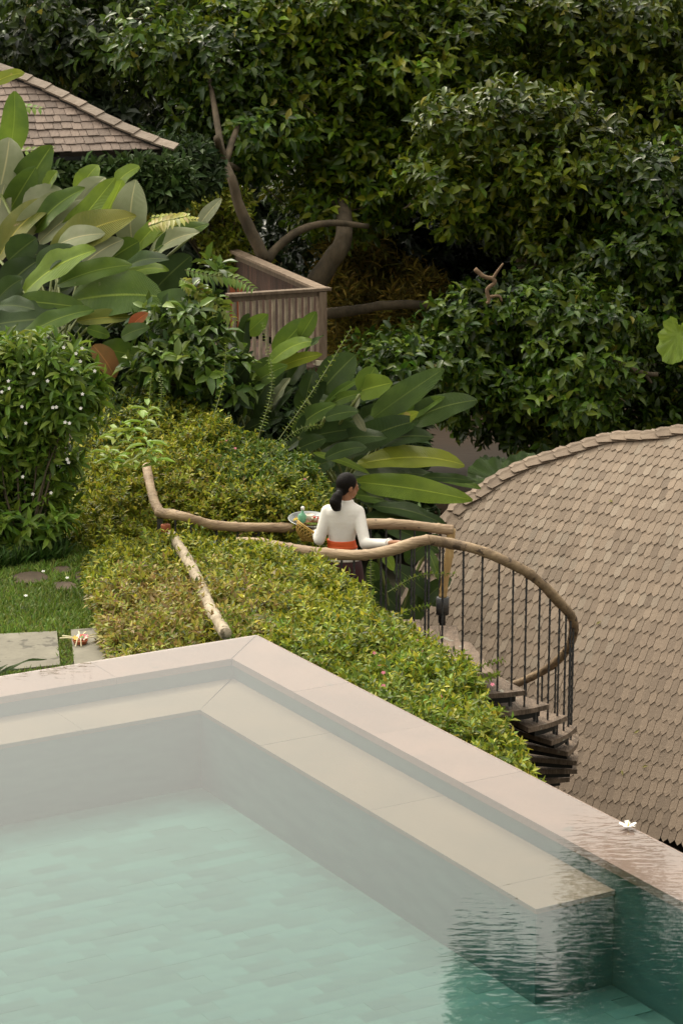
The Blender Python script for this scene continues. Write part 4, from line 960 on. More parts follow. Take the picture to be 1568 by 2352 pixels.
frond(fp, [P(*t) for t in [(425, 650, 25.6), (460, 668, 25.5), (488, 690, 25.4)]], 12, .13, [(.30, .20, .05), (.35, .16, .04)], .35)
frond(fp, [P(*t) for t in [(345, 500, 26), (390, 500, 26), (425, 505, 26), (458, 505, 26)]], 14, .14, [(.40, .40, .05), (.45, .44, .08)], .4)
frond(fp, [P(*t) for t in [(340, 520, 25.8), (370, 510, 25.8), (405, 502, 25.7), (440, 495, 25.7)]], 12, .16, [(.55, .50, .22), (.45, .44, .12)], .4)
frond(fp, [P(*t) for t in [(-10, 360, 28), (30, 350, 28), (85, 345, 28), (130, 340, 28)]], 12, .14, [(.24, .32, .04)], .4)
frond(fp, [P(*t) for t in [(20, 255, 28), (50, 245, 28), (105, 252, 28)]], 8, .13, [(.18, .28, .04)], .5)
blade(P(-20, 195, 28.2), P(58, 168, 28.2), .18, V(0, -.8, .6), L['u'], fp)

# ------------------------------------------------------------------ shrubs
def clump_sprigs(centers, radii, per, rngfac=1., updir=.5, out_w=1.):
    cs = []; ds = []
    for (c, r_), n_ in zip(zip(centers, radii), per):
        u = nrm(rng.normal(0, 1, (n_, 3))); rad_ = rng.uniform(.55, 1.0, (n_, 1))**.6
        p = np.array(c)+u*np.array(r_)*rad_; cs.append(p); ds.append(u*out_w+np.array([0, 0, updir])+rng.normal(0, .25, (n_, 3)))
    return np.concatenate(cs), np.concatenate(ds)
def shrub(name, label, clumps, per, L0, cols, foot, mt='small_leaf', k=8, W=.36, slen=.12, T=T_SMALL, cat='shrub', droop=.3, core=True, flowers=None, sr=1.):
    root = empty(name, foot, label=label, cat=cat)
    cen = [tuple(P(px, py, Y)) for px, py, Y, rx, rz in clumps]; rad_ = [(rx, rx*.8, rz) for _, _, _, rx, rz in clumps]
    c, d = clump_sprigs(cen, rad_, [int(per*rx*rz/.09) for _, _, _, rx, rz in clumps]); p, a, nn, si = sprigs(c, d, k, slen, droop=droop)
    N = len(p); Ln = L0*rng.uniform(.65, 1.2, N); leaf_mesh('foliage', p, a, nn, Ln, Ln*W, palette(N, cols), M[mt], root, T=T)
    mb = MB()
    for cc in cen: mb.tube(bez([foot, Vector(foot).lerp(Vector(cc), .5)+V(random.uniform(-.1, .1), 0, .05), cc], 4), [q_*sr for q_ in (.03, .028, .025, .022, .02, .017, .014, .01, .006)], 6)
    mb.build('stem', M['twig'], root, True)
    return root, cen, rad_
JC = [(.11, .20, .022), (.15, .25, .028), (.07, .13, .018), (.20, .29, .04)]
jf = PZ(60, 1290, Zg)
jas, jc, jr = shrub('jasmine_shrub', 'white-flowered glossy shrub at the left edge below the paddle leaves', 
   [(30, 870, 21.4, .36, .32), (95, 850, 21.4, .34, .26), (150, 880, 21.3, .28, .24), (185, 900, 21.2, .16, .14), (60, 930, 21.3, .34, .26), (130, 945, 21.2, .26, .2), (10, 960, 21.2, .28, .3), (60, 1000, 21.3, .25, .18),
    (20, 1060, 21.7, .3, .2), (85, 1080, 21.6, .3, .2), (30, 1130, 21.6, .28, .2), (100, 1120, 21.6, .2, .18), (60, 1170, 21.6, .2, .16), (-60, 900, 21.5, .4, .5), (-50, 1100, 21.3, .35, .4), (20, 1220, 21, .2, .14), (110, 1050, 21.3, .2, .25), (50, 1230, 21.2, .3, .12), (100, 1190, 21.3, .2, .15), (40, 1160, 21.2, .26, .14), (80, 1215, 21.0, .26, .13), (10, 1230, 21.0, .3, .14)],
   80, .15, JC, jf, k=8, W=.33, slen=.13, T=T_BROAD, sr=.4)
random.seed(5)
for (px, py) in [(147, 798), (189, 800), (175, 812), (185, 830), (218, 852), (166, 848), (22, 892), (78, 858), (51, 934), (122, 936), (130, 935), (186, 938), (20, 875), (60, 972), (160, 972), (150, 970), (16, 1002), (53, 1095), (155, 1055), (158, 1062), (76, 1135), (118, 1132), (110, 875), (5, 900), (190, 905)]:
    c = P(px, py, 20.85); flower('blossom', M['white'], c, .018, 5, jas, V(random.uniform(-.4, .4), -1, .5))
# undergrowth mass behind the shrub, gap and hedge
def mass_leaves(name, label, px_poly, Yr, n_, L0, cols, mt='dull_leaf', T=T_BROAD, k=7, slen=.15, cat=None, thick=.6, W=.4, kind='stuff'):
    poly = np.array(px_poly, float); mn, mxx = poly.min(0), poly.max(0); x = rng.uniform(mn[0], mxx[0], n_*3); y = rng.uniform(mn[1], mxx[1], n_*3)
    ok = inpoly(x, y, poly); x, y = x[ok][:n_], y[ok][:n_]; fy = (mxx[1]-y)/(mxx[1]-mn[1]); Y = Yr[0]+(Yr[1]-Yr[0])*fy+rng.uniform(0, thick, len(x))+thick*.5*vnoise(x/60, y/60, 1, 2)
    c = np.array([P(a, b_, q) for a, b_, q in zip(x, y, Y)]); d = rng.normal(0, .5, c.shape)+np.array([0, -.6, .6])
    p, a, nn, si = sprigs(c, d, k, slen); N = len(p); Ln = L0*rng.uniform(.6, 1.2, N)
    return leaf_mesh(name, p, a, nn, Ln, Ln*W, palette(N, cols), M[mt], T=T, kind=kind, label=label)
DK = [(.03, .055, .015), (.045, .08, .02), (.02, .04, .012)]  # dark palette: the shade of the undergrowth is put into the leaf colour
mass_leaves('undergrowth', 'dark-coloured undergrowth standing in for the shade below the paddle leaves', [(200, 760), (330, 770), (420, 790), (560, 840), (540, 960), (430, 900), (330, 880), (180, 960), (190, 860)], (24.6, 25.4), 2200, .12, DK)
shrub('hibiscus_shrub', 'dark leafy shrub with pale-veined leaves between the paddle leaves and the deck clump',
   [(420, 760, 24.6, .24, .16), (470, 790, 24.5, .2, .16), (400, 820, 24.5, .2, .15), (450, 720, 24.8, .2, .16), (380, 740, 24.8, .2, .15), (440, 860, 24.3, .3, .22), (510, 870, 24.4, .3, .25), (360, 860, 24.4, .25, .2), (490, 640, 25.5, .16, .12)],
   42, .19, [(.07, .13, .02), (.11, .19, .028), (.035, .07, .014), (.17, .25, .04)], P(430, 960, 24.6), k=6, W=.45, slen=.14, T=T_BROAD, mt='tree_leaf')
shrub('box_shrub', 'bright small-leaved shrub catching light behind the silvery leaves',
   [(x_, y_, 34.0+random.uniform(-.4, .4), q_, q_*.62) for x_, y_, q_ in [(365, 470, .24), (350, 445, .13), (400, 440, .2), (430, 425, .16), (445, 465, .24), (475, 440, .2), (500, 425, .14), (515, 465, .22), (490, 490, .24), (535, 500, .2), (460, 500, .22),
     (420, 485, .2), (555, 470, .13), (545, 445, .10), (530, 540, .22), (560, 560, .16), (505, 560, .2), (480, 535, .2), (590, 600, .14), (560, 610, .2), (520, 600, .2)]],
   120, .11, [(.20, .25, .02), (.27, .31, .025), (.12, .17, .018), (.34, .34, .05)], P(500, 640, 34.2), k=8, W=.42, slen=.12)
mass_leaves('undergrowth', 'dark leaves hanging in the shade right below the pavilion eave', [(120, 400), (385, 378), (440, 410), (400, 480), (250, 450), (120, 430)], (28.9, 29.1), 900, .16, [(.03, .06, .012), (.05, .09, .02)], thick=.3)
mass_leaves('undergrowth', 'leaves coloured dark as if shaded, under and behind the small pavilion roof', [(-100, 300), (470, 340), (520, 420), (380, 470), (250, 450), (-100, 440)], (31, 32), 2200, .16, DK)

# ------------------------------------------------------------------ forest beyond
def dark(px, py):
    E = [(1000, 560, 110, 90), (1130, 620, 200, 85), (930, 700, 120, 120), (1430, 850, 60, 110), (640, 420, 60, 90), (850, 600, 130, 70), (300, 250, 170, 70), (1120, 990, 130, 60), (620, 560, 90, 60), (1330, 180, 50, 35), (1050, 330, 70, 40), (590, 200, 60, 90)]
    return any(((px-a)/c)**2+((py-b_)/d)**2 < 1 for a, b_, c, d in E)
def tree(name, label, foot, trunk_px, area, Y, n_cl, r_cl, cols, per=42, L0=.175, seed=0, thick=1.6, hang=0., W=.50, tr_r=.16, skip_dark=True, limbs=10):
    rs = random.Random(seed); root = empty(name, foot, label=label, cat='tree')
    cl = []; poly = np.array(area, float); mn, mxx = poly.min(0), poly.max(0); tries = 0
    while len(cl) < n_cl and tries < 5000:
        tries += 1; x, y = rs.uniform(mn[0], mxx[0]), rs.uniform(mn[1], mxx[1])
        if not inpoly(np.array([x]), np.array([y]), poly)[0]: continue
        if skip_dark and dark(x, y): continue
        if any(math.hypot(x-a[0], (y-a[1])*1.3) < 50 for a in cl): continue
        cl.append((x, y, Y+rs.uniform(-thick/2, thick/2)))
    cen = [tuple(P(*c)) for c in cl]; rr = [r_cl*rs.uniform(.5, 1.15) for _ in cl]
    c, d = clump_sprigs(cen, [(r_*1.1, r_*.9, r_*.48) for r_ in rr], [int(per*1.6*(r_/r_cl)**2) for r_ in rr], updir=.45-hang)
    p, a, nn, si = sprigs(c, d, 7, .26, droop=.3+hang); N = len(p)
    own = np.repeat(np.concatenate([[i]*int(per*1.6*(r_/r_cl)**2) for i, r_ in enumerate(rr)]), 7)
    tone = np.array([max(.35, rs.gauss(1, .27)) for _ in cl])[own][:, None]
    col = palette(N, cols, .2)*tone
    yel = rng.uniform(0, 1, N) < .008; col[yel] = (.30, .27, .04)
    Ln = L0*rng.uniform(.6, 1.2, N); leaf_mesh('crown', p, a, nn, Ln, Ln*W, np.clip(col, .008, .6), M['tree_leaf'], root, T=T_BROAD)
    mb = MB(); tp = bez([P(*t) for t in trunk_px], 6); nT = len(tp); mb.tube(tp, [tr_r*(1-.55*i/nT) for i in range(nT)], 9, knob=.06)
    top_ = tp[-1]
    ends = rs.sample(cen, min(limbs, len(cen)))
    for cc in ends:
        cc = Vector(cc); k_ = min(tp, key=lambda q: (q-cc).length); mid = k_.lerp(cc, .5)+V(rs.uniform(-.3, .3), rs.uniform(-.2, .2), rs.uniform(-.1, .35)); mb.tube(bez([k_, mid, cc], 5), [.055-.0045*i for i in range(11)], 6, knob=.08)
    for cc in ends:
        cc = Vector(cc); e = cc+V(0, -.35, 0)+V(rs.uniform(-.6, .6), -.2, rs.uniform(-.7, .3)); mb.tube(bez([cc, cc.lerp(e, .5)+V(rs.uniform(-.1, .1), 0, rs.uniform(-.1, .1)), e], 4), [.013-.001*i for i in range(9)], 5)
    mb.build('trunk', M['bark'], root, True)
    return root
GA = [(.08, .13, .009), (.115, .165, .012), (.045, .08, .008), (.18, .215, .016)]
GB = [(.035, .062, .009), (.05, .082, .012), (.022, .04, .008), (.07, .105, .017)]
GC = [(.055, .11, .010), (.085, .15, .014), (.03, .065, .009), (.13, .19, .02)]
zr = -4.3
tree('broadleaf_tree', 'dark drooping tree above the pavilion roof in the top left corner', P(90, 700, 38), [(60, 760, 38), (120, 500, 38), (150, 250, 38), (180, 60, 38)],
     [(-80, -40), (560, -40), (500, 60), (420, 210), (330, 140), (230, 110), (60, 170), (-80, 150)], 36.6, 44, .62, GB, seed=21, hang=.5, per=40)
tree('broadleaf_tree', 'tree with hanging leafy branch between the pavilion and the leaning trunk', P(600, 590, 35), [(608, 595, 33.2), (575, 530, 33.2), (548, 470, 33.2), (532, 410, 33.2), (510, 360, 33.3), (498, 318, 31.0)],
     [(340, 60), (540, 40), (600, 260), (640, 330), (560, 420), (430, 400), (380, 330), (400, 220), (360, 160)], 35.3, 26, .5, GC, seed=22, hang=.3, per=44, tr_r=.095, limbs=5)
tree('broadleaf_tree', 'large tree in the top middle with forked grey trunk, leaves coloured bright as if lit', P(735, 700, 34.5), [(725, 650, 34.2), (758, 600, 34.2), (790, 540, 34.3), (790, 400, 36), (830, 200, 36.4), (880, 20, 36.6)],
     [(540, -40), (1100, -40), (1100, 260), (1040, 400), (960, 330), (900, 420), (800, 500), (690, 470), (700, 340), (620, 320), (600, 160)], 36.0, 78, .55, [(.095, .165, .010), (.14, .21, .014), (.05, .095, .009), (.22, .27, .02)], seed=23, per=46, limbs=18, L0=.185)  # brighter yellow-green palette puts the lit highlights into the leaf colour
tree('broadleaf_tree', 'dense tree filling the top right corner', P(1350, 760, 37), [(1330, 800, 37), (1340, 500, 37), (1320, 250, 37), (1330, 50, 37)],
     [(1060, -40), (1640, -40), (1640, 330), (1500, 420), (1300, 330), (1080, 280)], 36.6, 62, .6, [(c[0]*.95, c[1]*.93, c[2]) for c in GA], seed=24, per=44)
tree('broadleaf_tree', 'broad middle tree right of the forked trunk, reaching to the dead branch', P(1180, 800, 35.5), [(1200, 860, 35.6), (1220, 700, 35.6), (1180, 500, 35.6), (1160, 380, 35.6)],
     [(1000, 300), (1180, 250), (1380, 300), (1420, 470), (1470, 700), (1400, 760), (1240, 700), (1200, 590), (1080, 500), (980, 420)], 34.4, 62, .52, GA, seed=25, per=46)
tree('broadleaf_tree', 'low bough of glossy leaves hanging over the brown river', P(1480, 900, 34), [(1560, 900, 34), (1470, 855, 34), (1400, 825, 33.8), (1300, 800, 33.4), (1200, 780, 33)],
     [(880, 830), (930, 760), (1010, 760), (1080, 700), (1170, 720), (1260, 660), (1420, 700), (1430, 880), (1340, 990), (1240, 1000), (1100, 960), (960, 880)], 32.6, 54, .42, GC, seed=26, per=52, hang=.15, tr_r=.1, skip_dark=False, L0=.165)
tree('broadleaf_tree', 'tall leafy tree along the right edge above the taro leaf', P(1600, 1000, 34), [(1620, 1060, 34), (1610, 800, 34), (1590, 500, 34), (1580, 300, 34)],
     [(1440, 380), (1640, 330), (1640, 1010), (1450, 1010), (1440, 860), (1500, 760), (1400, 700), (1440, 560)], 33.8, 44, .48, GC, seed=27, per=46, tr_r=.14)
tree('broadleaf_tree', 'inner tree behind the dead branch, leaves coloured near black as if shaded', P(1000, 800, 39), [(1000, 900, 39), (1010, 700, 39), (980, 450, 39), (900, 200, 39)],
     [(560, 330), (760, 300), (1100, 380), (1440, 420), (1460, 720), (1100, 700), (900, 640), (640, 620)], 38.6, 60, .7, [(.016, .03, .009), (.025, .045, .012), (.012, .022, .007)], seed=28, per=40, skip_dark=False)  # very dark leaf colours stand in for the shade inside the forest
# near-black leaves behind everything, standing in for deep shade
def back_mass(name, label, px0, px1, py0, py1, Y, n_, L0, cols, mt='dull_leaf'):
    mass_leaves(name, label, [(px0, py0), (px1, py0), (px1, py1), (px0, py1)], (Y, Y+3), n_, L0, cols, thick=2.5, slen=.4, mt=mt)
back_mass('forest', 'far forest wall behind the nearer trees, leaves coloured near black as if unlit', -200, 1760, -60, 900, 41, 9000, .34, [(.010, .018, .006), (.014, .026, .008), (.02, .03, .01)])
# yellowish bamboo thicket on the far bank
mass_leaves('undergrowth', 'leaves coloured dark as if shaded, on the slope behind the banana clumps', [(430, 860), (560, 880), (720, 880), (860, 890), (960, 960), (960, 1100), (980, 1200), (800, 1250), (560, 1090), (440, 960)], (26.2, 28), 5200, .17, DK)
bth = mass_leaves('bamboo_foliage', 'ochre feathery bamboo thicket beyond the deck, over the river bank', [(745, 560), (880, 540), (960, 640), (1060, 730), (1040, 830), (900, 830), (760, 800)], (36.4, 38), 5200, .24, [(.30, .23, .04), (.22, .18, .035), (.14, .13, .03), (.36, .29, .06)], T=T_SMALL, k=8, slen=.35, W=.13, thick=2.0)
tb = grid_mesh('far_bank', np.linspace(-60, 60, 40), np.linspace(47, 70, 20), lambda X, Y: -4.6+np.clip((Y-48)/6, 0, 1)*6+np.clip(Y-54, 0, 99)*.55+.3*vnoise(X, Y, .5, 1), M['ground'], kind='structure')
# bare limbs
def limb(name, label, pts, r0, r1, extra=(), m='bark'):
    root = empty(name, P(*pts[0]), label=label, cat='branch'); pp = bez([P(*q) for q in pts], 6); nq = len(pp)
    MB().tube(pp, [r0+(r1-r0)*i/nq for i in range(nq)], 8, knob=.08).build('limb', M[m], root, True)
    for e in extra:
        pp = bez([P(*q) for q in e], 5); nq = len(pp); MB().tube(pp, [r1*1.1*(1-.6*i/nq) for i in range(nq)], 6, knob=.08).build('twig', M[m], root, True)
palebark = mat('pale_bark', (.30, .19, .11), .8, (.18, .12, .07), 9, bump=.6); M['palebark'] = palebark
limb('tree_limb', 'mossy horizontal limb crossing behind the deck post', [(740, 722, 35), (820, 712, 35), (880, 702, 35), (960, 700, 35), (1060, 712, 35)], .085, .055)
limb('tree_limb', 'grey limb arching over the deck roofline', [(612, 598, 33.6), (640, 565, 33.7), (690, 528, 33.8), (760, 512, 34), (845, 520, 34.2)], .07, .04)
limb('dead_branch', 'crooked bare pale branch in the dark middle of the trees', [(1090, 618, 31.0), (1110, 635, 31.0), (1130, 640, 31.0), (1135, 650, 31.0), (1118, 665, 31.0), (1122, 690, 31.0), (1117, 697, 31.0)], .03, .022,
     [[(1130, 642, 31.0), (1140, 625, 31.0), (1155, 605, 31.0)], [(1124, 682, 31.0), (1145, 680, 31.0), (1152, 692, 31.0)]], 'palebark')
limb('tree_limb', 'thin brown forked limb high in the bright-leaved tree', [(955, 440, 34.6), (990, 430, 34.5), (1030, 412, 34.4), (1065, 405, 34.4)], .035, .02, [[(960, 440, 34.6), (940, 470, 34.6), (925, 480, 34.6)]])
limb('tree_limb', 'brown limb at the right, half hidden above the roof', [(1405, 823, 32), (1440, 845, 32), (1480, 858, 32), (1510, 860, 32)], .04, .03, [[(1480, 858, 32), (1495, 880, 32)]])
# tall tree to the right of the view whose crown is mirrored in the pool
rt = empty('tall_tree', V(7.2, 29, -4), label='tall tree outside the frame, seen only mirrored in the pool water', cat='tree')
cl = []; rs = random.Random(3)
for a0_, a1_, e0_, e1_, n_ in ((6.3, 7.5, 22.0, 27.5, 20), (7.4, 9.6, 23.9, 27.5, 22), (3.9, 4.7, 24.2, 26.8, 14), (3.3, 14, 28, 33, 46), (9.6, 14, 24, 28, 22)):
    for _ in range(n_):
        az, el = rs.uniform(a0_, a1_), rs.uniform(e0_, e1_); Yd = rs.uniform(26, 31)
        if az < 5 and el < 25 and rs.random() < .4: continue
        cl.append((Yd*math.tan(R(az)), Yd, -5+Yd*math.tan(R(el))))
c, d = clump_sprigs(cl, [(.30, .4, .25)]*len(cl), [19]*len(cl), updir=.2); p, a, nn, si = sprigs(c, d, 7, .34, droop=.4); N = len(p); Ln = .24*rng.uniform(.6, 1.2, N)
leaf_mesh('crown', p, a, nn, Ln, Ln*.46, palette(N, [(.16, .20, .02), (.22, .24, .03), (.10, .15, .015)]), M['tree_leaf'], rt, T=T_BROAD)
mb = MB(); tp = bez([V(7.2, 29, -4.2), V(7.0, 29, 2), V(6.6, 28.6, 7), V(6.2, 28.4, 11)], 6); mb.tube(tp, [.28-.008*i for i in range(len(tp))], 10)
for cc in rs.sample(cl, 20): 
    cc = Vector(cc); k_ = min(tp, key=lambda q: (q-cc).length+abs(q.z-cc.z+1)); mb.tube(bez([k_, k_.lerp(cc, .5)+V(0, 0, .3), cc], 4), [.08-.007*i for i in range(9)], 6)
mb.build('trunk', M['bark'], rt, True)

# ------------------------------------------------------------------ small things on the ground
def offering():
    c = PZ(185, 1478, Zg+.037); root = empty('offering_basket', c, label='small palm-leaf offering with petals and pale strips on the dark-stained slab', cat='offering')
    MB().lathe([(.001, .002), (.05, .002), (.062, .03), (.058, .03), (.048, .008), (.001, .008)], c, 12).build('basket', M['terracotta'], root)
    for i, m_ in enumerate(['red', 'red', 'white', 'pink', 'cream', 'yellow', 'red', 'white', 'green', 'pink']):
        q = c+V(random.uniform(-.04, .04), random.uniform(-.04, .04), .035+random.uniform(0, .025)); flower('petal', M[m_], q, random.uniform(.018, .03), 5, root, V(random.uniform(-.5, .5), -.5, 1))
    for a, ln in ((100, .17), (80, .16), (40, .16), (8, .15), (165, .15), (188, .16), (255, .10), (280, .10)):
        d = V(math.cos(R(a)), math.sin(R(a))*1.0, 0); e = c+d*ln+V(0, 0, .05 if a < 200 else .005); s = d.cross(up3); h = .0055
        MB().tube(bez([c+d*.03+V(0, 0, .035), c+d*ln*.6+V(0, 0, .05), e], 4), h, 5).build('palm_strip', M['stick'], root)
offering()
fc = PZ(1441, 1897, .02)
fl = empty('frangipani_flower', fc, label='white frangipani blossom lying on the pool edge above the roof eave', cat='flower')
for i in range(5):
    a = 2*math.pi*i/5+.3; d = V(math.cos(a), math.sin(a), .25); s = d.cross(up3).normalized(); m_ = MB(); c_ = fc
    pts = [c_, c_+d*.028+s*.017, c_+d*.050+s*.010+V(0, 0, .004), c_+d*.054, c_+d*.050-s*.016, c_+d*.028-s*.014]; m_.add(pts, [(0, 1, 2, 3), (0, 3, 4, 5)]); m_.build('petal', M['white'], fl)
MB().tube([fc, fc+V(.006, .01, .03)], [.004, .002], 6).build('stalk', M['yellow'], fl)
for i, (px, py) in enumerate([(100, 1312), (97, 1320), (155, 1327), (310, 1278), (205, 1290), (225, 1295), (18, 1330), (60, 1368)]):
    if i in (1, 3, 5, 6): continue
    c = PZ(px, py, Zg+.06); flower('fallen_blossom', M['white'], c, .019, 5, None, V(0, -.4, 1), label=['fallen white blossom on the reddish stepping stone', 'second white blossom just in front of that on the reddish stone', 'white blossom on the small mossy stepping stone', '',
      'white blossom in the dark passage grass', 'white blossom against the foot of the hedge', 'white blossom in the grass at the far left', 'white blossom alone in the lit lawn'][i], cat='blossom', group='white blossoms fallen on the lawn')
c = PZ(957, 2107, ZF+.02); MB().ell(c, (.035, .035, .012), n=14, k=6).build('pool_light', M['cream'], smooth=True, label='small pale round fitting on the green pool floor', cat='pool light')
sg = empty('strap_leaf_plant', PZ(-20, 1560, Zg), label='dark strap leaves arching in at the lower left beside the pool edge', cat='plant')
for (x, y, x1, y1) in [(-30, 1570, 20, 1528), (-30, 1560, 50, 1540), (-20, 1565, 110, 1518), (-30, 1550, 35, 1560), (-40, 1560, 5, 1520)]:
    blade(PZ(x, y, Zg+.02), P(x1, y1, PZ(x, y, Zg).y-.0), .03, V(0, -.4, 1), L['d'], sg, bend=.15)
blk = MB().box(PZ(400*1, 1281, -.05)-V(.55, 0, .0), .12, .1, .07)
MB().box(PZ(252, 1436, Zg+.03), .10, .08, .05, (V(.95, .2, 0).normalized(), V(-.2, .95, 0).normalized(), up3)).build('brick', M['terracotta'], label='red brick end poking out under the yellow hedge by the slab', cat='brick')

# ------------------------------------------------------------------ the woman
YW = 21.0
wo = empty('person', V(0, YW, Z0), label='woman in white blouse and orange sash seen from behind, hand on the rail', cat='person')
def J(px, py, Y=YW): return P(px, py, Y)
def remesh(o, vs, it=4, fac=.6):
    m1 = o.modifiers.new('r', 'REMESH'); m1.mode = 'VOXEL'; m1.voxel_size = vs; m1.use_smooth_shade = True
    m2 = o.modifiers.new('s', 'SMOOTH'); m2.factor = fac; m2.iterations = it
def caps(mb, pts, rads, n=12):
    for i in range(len(pts)-1):
        a, b_ = Vector(pts[i]), Vector(pts[i+1]); k_ = 6; mb.tube([a.lerp(b_, j/k_) for j in range(k_+1)], [rads[i]+(rads[i+1]-rads[i])*j/k_ for j in range(k_+1)], n)
    for p, r_ in zip(pts, rads): mb.ell(p, (r_, r_, r_), n=n, k=8)
def loft(mb, secs, n=28):
    v = []; f = []
    for (c, rx, ry, sq) in secs:
        for j in range(n):
            a = 2*math.pi*j/n; ca, sa = math.cos(a), math.sin(a); v.append(Vector(c)+V(rx*math.copysign(abs(ca)**sq, ca), ry*math.copysign(abs(sa)**sq, sa), 0))
    m = len(secs)
    for i in range(m-1):
        for j in range(n): f.append((i*n+j, i*n+(j+1) % n, (i+1)*n+(j+1) % n, (i+1)*n+j))
    f.append(tuple(range(n))[::-1]); f.append(tuple((m-1)*n+j for j in range(n))); mb.add(v, f)
px_m = (J(785, 1200)-J(784, 1200)).length      # metres per picture pixel at her distance
Ls, Le, Lw = J(752, 1172), J(733, 1240, 20.95), J(722, 1214, 21.22)
Rs, Re, Rw = J(822, 1173), J(838, 1249, 20.85), J(893, 1247, 20.42)
hand = J(915, 1246, 20.26)
hc_ = J(799, 1117, 21.02)
fdv = V(.90, .43, -.12).normalized(); sdv = fdv.cross(up3).normalized(); upv = sdv.cross(fdv).normalized()
body = MB()
# head: skull, jaw, nose, ears, lips, brow, neck
body.ell(hc_+upv*.02-fdv*.01, (.092, .074, .098), (fdv, sdv, upv), 20, 14); body.ell(hc_+fdv*.025-upv*.055, (.062, .055, .062), (fdv, sdv, upv), 16, 10); body.ell(hc_+fdv*.045-upv*.095, (.028, .028, .018), (fdv, sdv, upv))
body.ell(hc_+fdv*.092-upv*.025, (.018, .012, .026), (fdv, sdv, upv)); body.ell(hc_+fdv*.082-upv*.062, (.014, .022, .010), (fdv, sdv, upv)); body.ell(hc_+fdv*.078+upv*.012, (.012, .05, .01), (fdv, sdv, upv))
for sg in (-1, 1): body.ell(hc_+sdv*.075*sg-upv*.012-fdv*.008, (.020, .010, .032), (fdv, sdv, upv))
for sg in (-1, 1): body.ell(hc_+fdv*.078+sdv*.032*sg-upv*.006, (.010, .014, .009), (fdv, sdv, upv))
nb = J(795, 1158); caps(body, [hc_-upv*.06-fdv*.02, nb], [.050, .056])
loft(body, [(J(786, 1290), .13, .10, 1), (J(785, 1245), .105, .085, 1), (J(786, 1210), .125, .09, 1), (J(788, 1175), .15, .085, 1), (J(792, 1160), .08, .06, 1)])
caps(body, [Ls, Le, Lw], [.045, .036, .026]); caps(body, [Rs, Re, Rw, hand], [.045, .036, .025, .021])
def handm(w_, palm_dir, fing_dir, thumb_dir, nv, curl, spread=.022):
    palm_dir = Vector(palm_dir).normalized(); nv = Vector(nv).normalized(); side = palm_dir.cross(nv).normalized()
    c = w_+palm_dir*.045; body.ell(c, (.048, .036, .015), (palm_dir, side, nv), 12, 8); body.ell(w_+palm_dir*.01, (.03, .024, .017), (palm_dir, side, nv), 10, 6)
    for i, ln in enumerate((.062, .073, .068, .052)):
        o_ = (i-1.5)*spread; b0 = w_+palm_dir*.082+side*o_; d = (palm_dir+side*(i-1.5)*.10).normalized()
        p1 = b0+d*ln*.45-nv*curl*ln*.12; p2 = p1+d*ln*.32-nv*curl*ln*.32; p3 = p2+d*ln*.18-nv*curl*ln*.40
        caps(body, [b0-d*.02, p1, p2, p3], [.0095, .0088, .008, .007], 8)
    t0 = w_+palm_dir*.02+side*.026*thumb_dir; t1 = t0+palm_dir*.028+side*.022*thumb_dir-nv*.004; t2 = t1+palm_dir*.028+side*.006*thumb_dir-nv*.012
    caps(body, [t0, t1, t2], [.012, .010, .0085], 8)
railp = P(930, 1254, 20.17)
handm(hand, (railp+V(.10, -.02, .045)-hand), None, 1, V(.1, -.25, 1), 1.1)
handm(Lw, V(-.5, .35, .35), None, -1, V(.1, .1, -1), .3)
# legs under the skirt, feet on the boards
for sg, dy in ((-1, .10), (1, -.10)):
    hp_ = V(.01+sg*.075, YW, Z0+.84); kn = V(.02+sg*.075, YW+dy*.6, Z0+.46); an = V(.03+sg*.07, YW+dy, Z0+.08); to = an+V(.04*1, .15, -.045)
    caps(body, [hp_, kn, an], [.078, .052, .034]); caps(body, [an-V(0, .03, .04), to], [.034, .026])
ob = body.build('body', M['skin'], wo, True); remesh(ob, .0055, 2, .5)
bl = MB()
loft(bl, [(J(786, 1286), .172, .128, .95), (J(786, 1280), .168, .126, .95), (J(786, 1268), .150, .115, .95), (J(785, 1250), .118, .095, .95), (J(785, 1236), .120, .096, .95), (J(786, 1215), .136, .102, .9), (J(787, 1195), .165, .110, .85), (J(787, 1178), .178, .105, .8),
          (J(788, 1168), .168, .095, .85), (J(791, 1160), .125, .080, .95), (J(794, 1154), .075, .065, 1), (J(796, 1147), .060, .058, 1)])
caps(bl, [Ls+V(.0, 0, -.012), Le, Le.lerp(Lw, .85)], [.062, .052, .040]); caps(bl, [Rs+V(.0, 0, -.012), Re, Rw], [.062, .052, .036])
caps(bl, [Ls+V(.01, 0, -.01), J(748, 1185)], [.064, .06])
o = bl.build('blouse', M['blouse'], wo, True); remesh(o, .009, 5, .6)
cu = MB(); cu.lathe([(.034, -.012), (.041, -.012), (.043, 0), (.041, .01), (.034, .01)], Rw, 14, ((Rw-Re).normalized().orthogonal().normalized(), (Rw-Re).normalized().cross((Rw-Re).normalized().orthogonal()).normalized(), (Rw-Re).normalized())); cu.build('cuff', M['blouse'], wo, True)
sa = MB(); loft(sa, [(J(786, 1257), .139, .112, .95), (J(786, 1254), .136, .111, .95), (J(785, 1251), .132, .109, .95), (J(785, 1248), .129, .105, .95), (J(784, 1245), .131, .107, .95), (J(784, 1242), .127, .104, .95), (J(783, 1239), .129, .106, .95)])
o = sa.build('sash', M['sash'], wo, True)
sk = MB(); loft(sk, [(V(.08, YW+.02, Z0+.07), .165, .19, 1), (V(.06, YW, Z0+.35), .165, .17, 1), (V(.04, YW, Z0+.62), .168, .15, .95), (J(789, 1302), .172, .142, .95), (J(787, 1287), .165, .125, .95), (J(787, 1278), .12, .10, .95)])
sk.build('skirt', M['skirt'], wo, True)
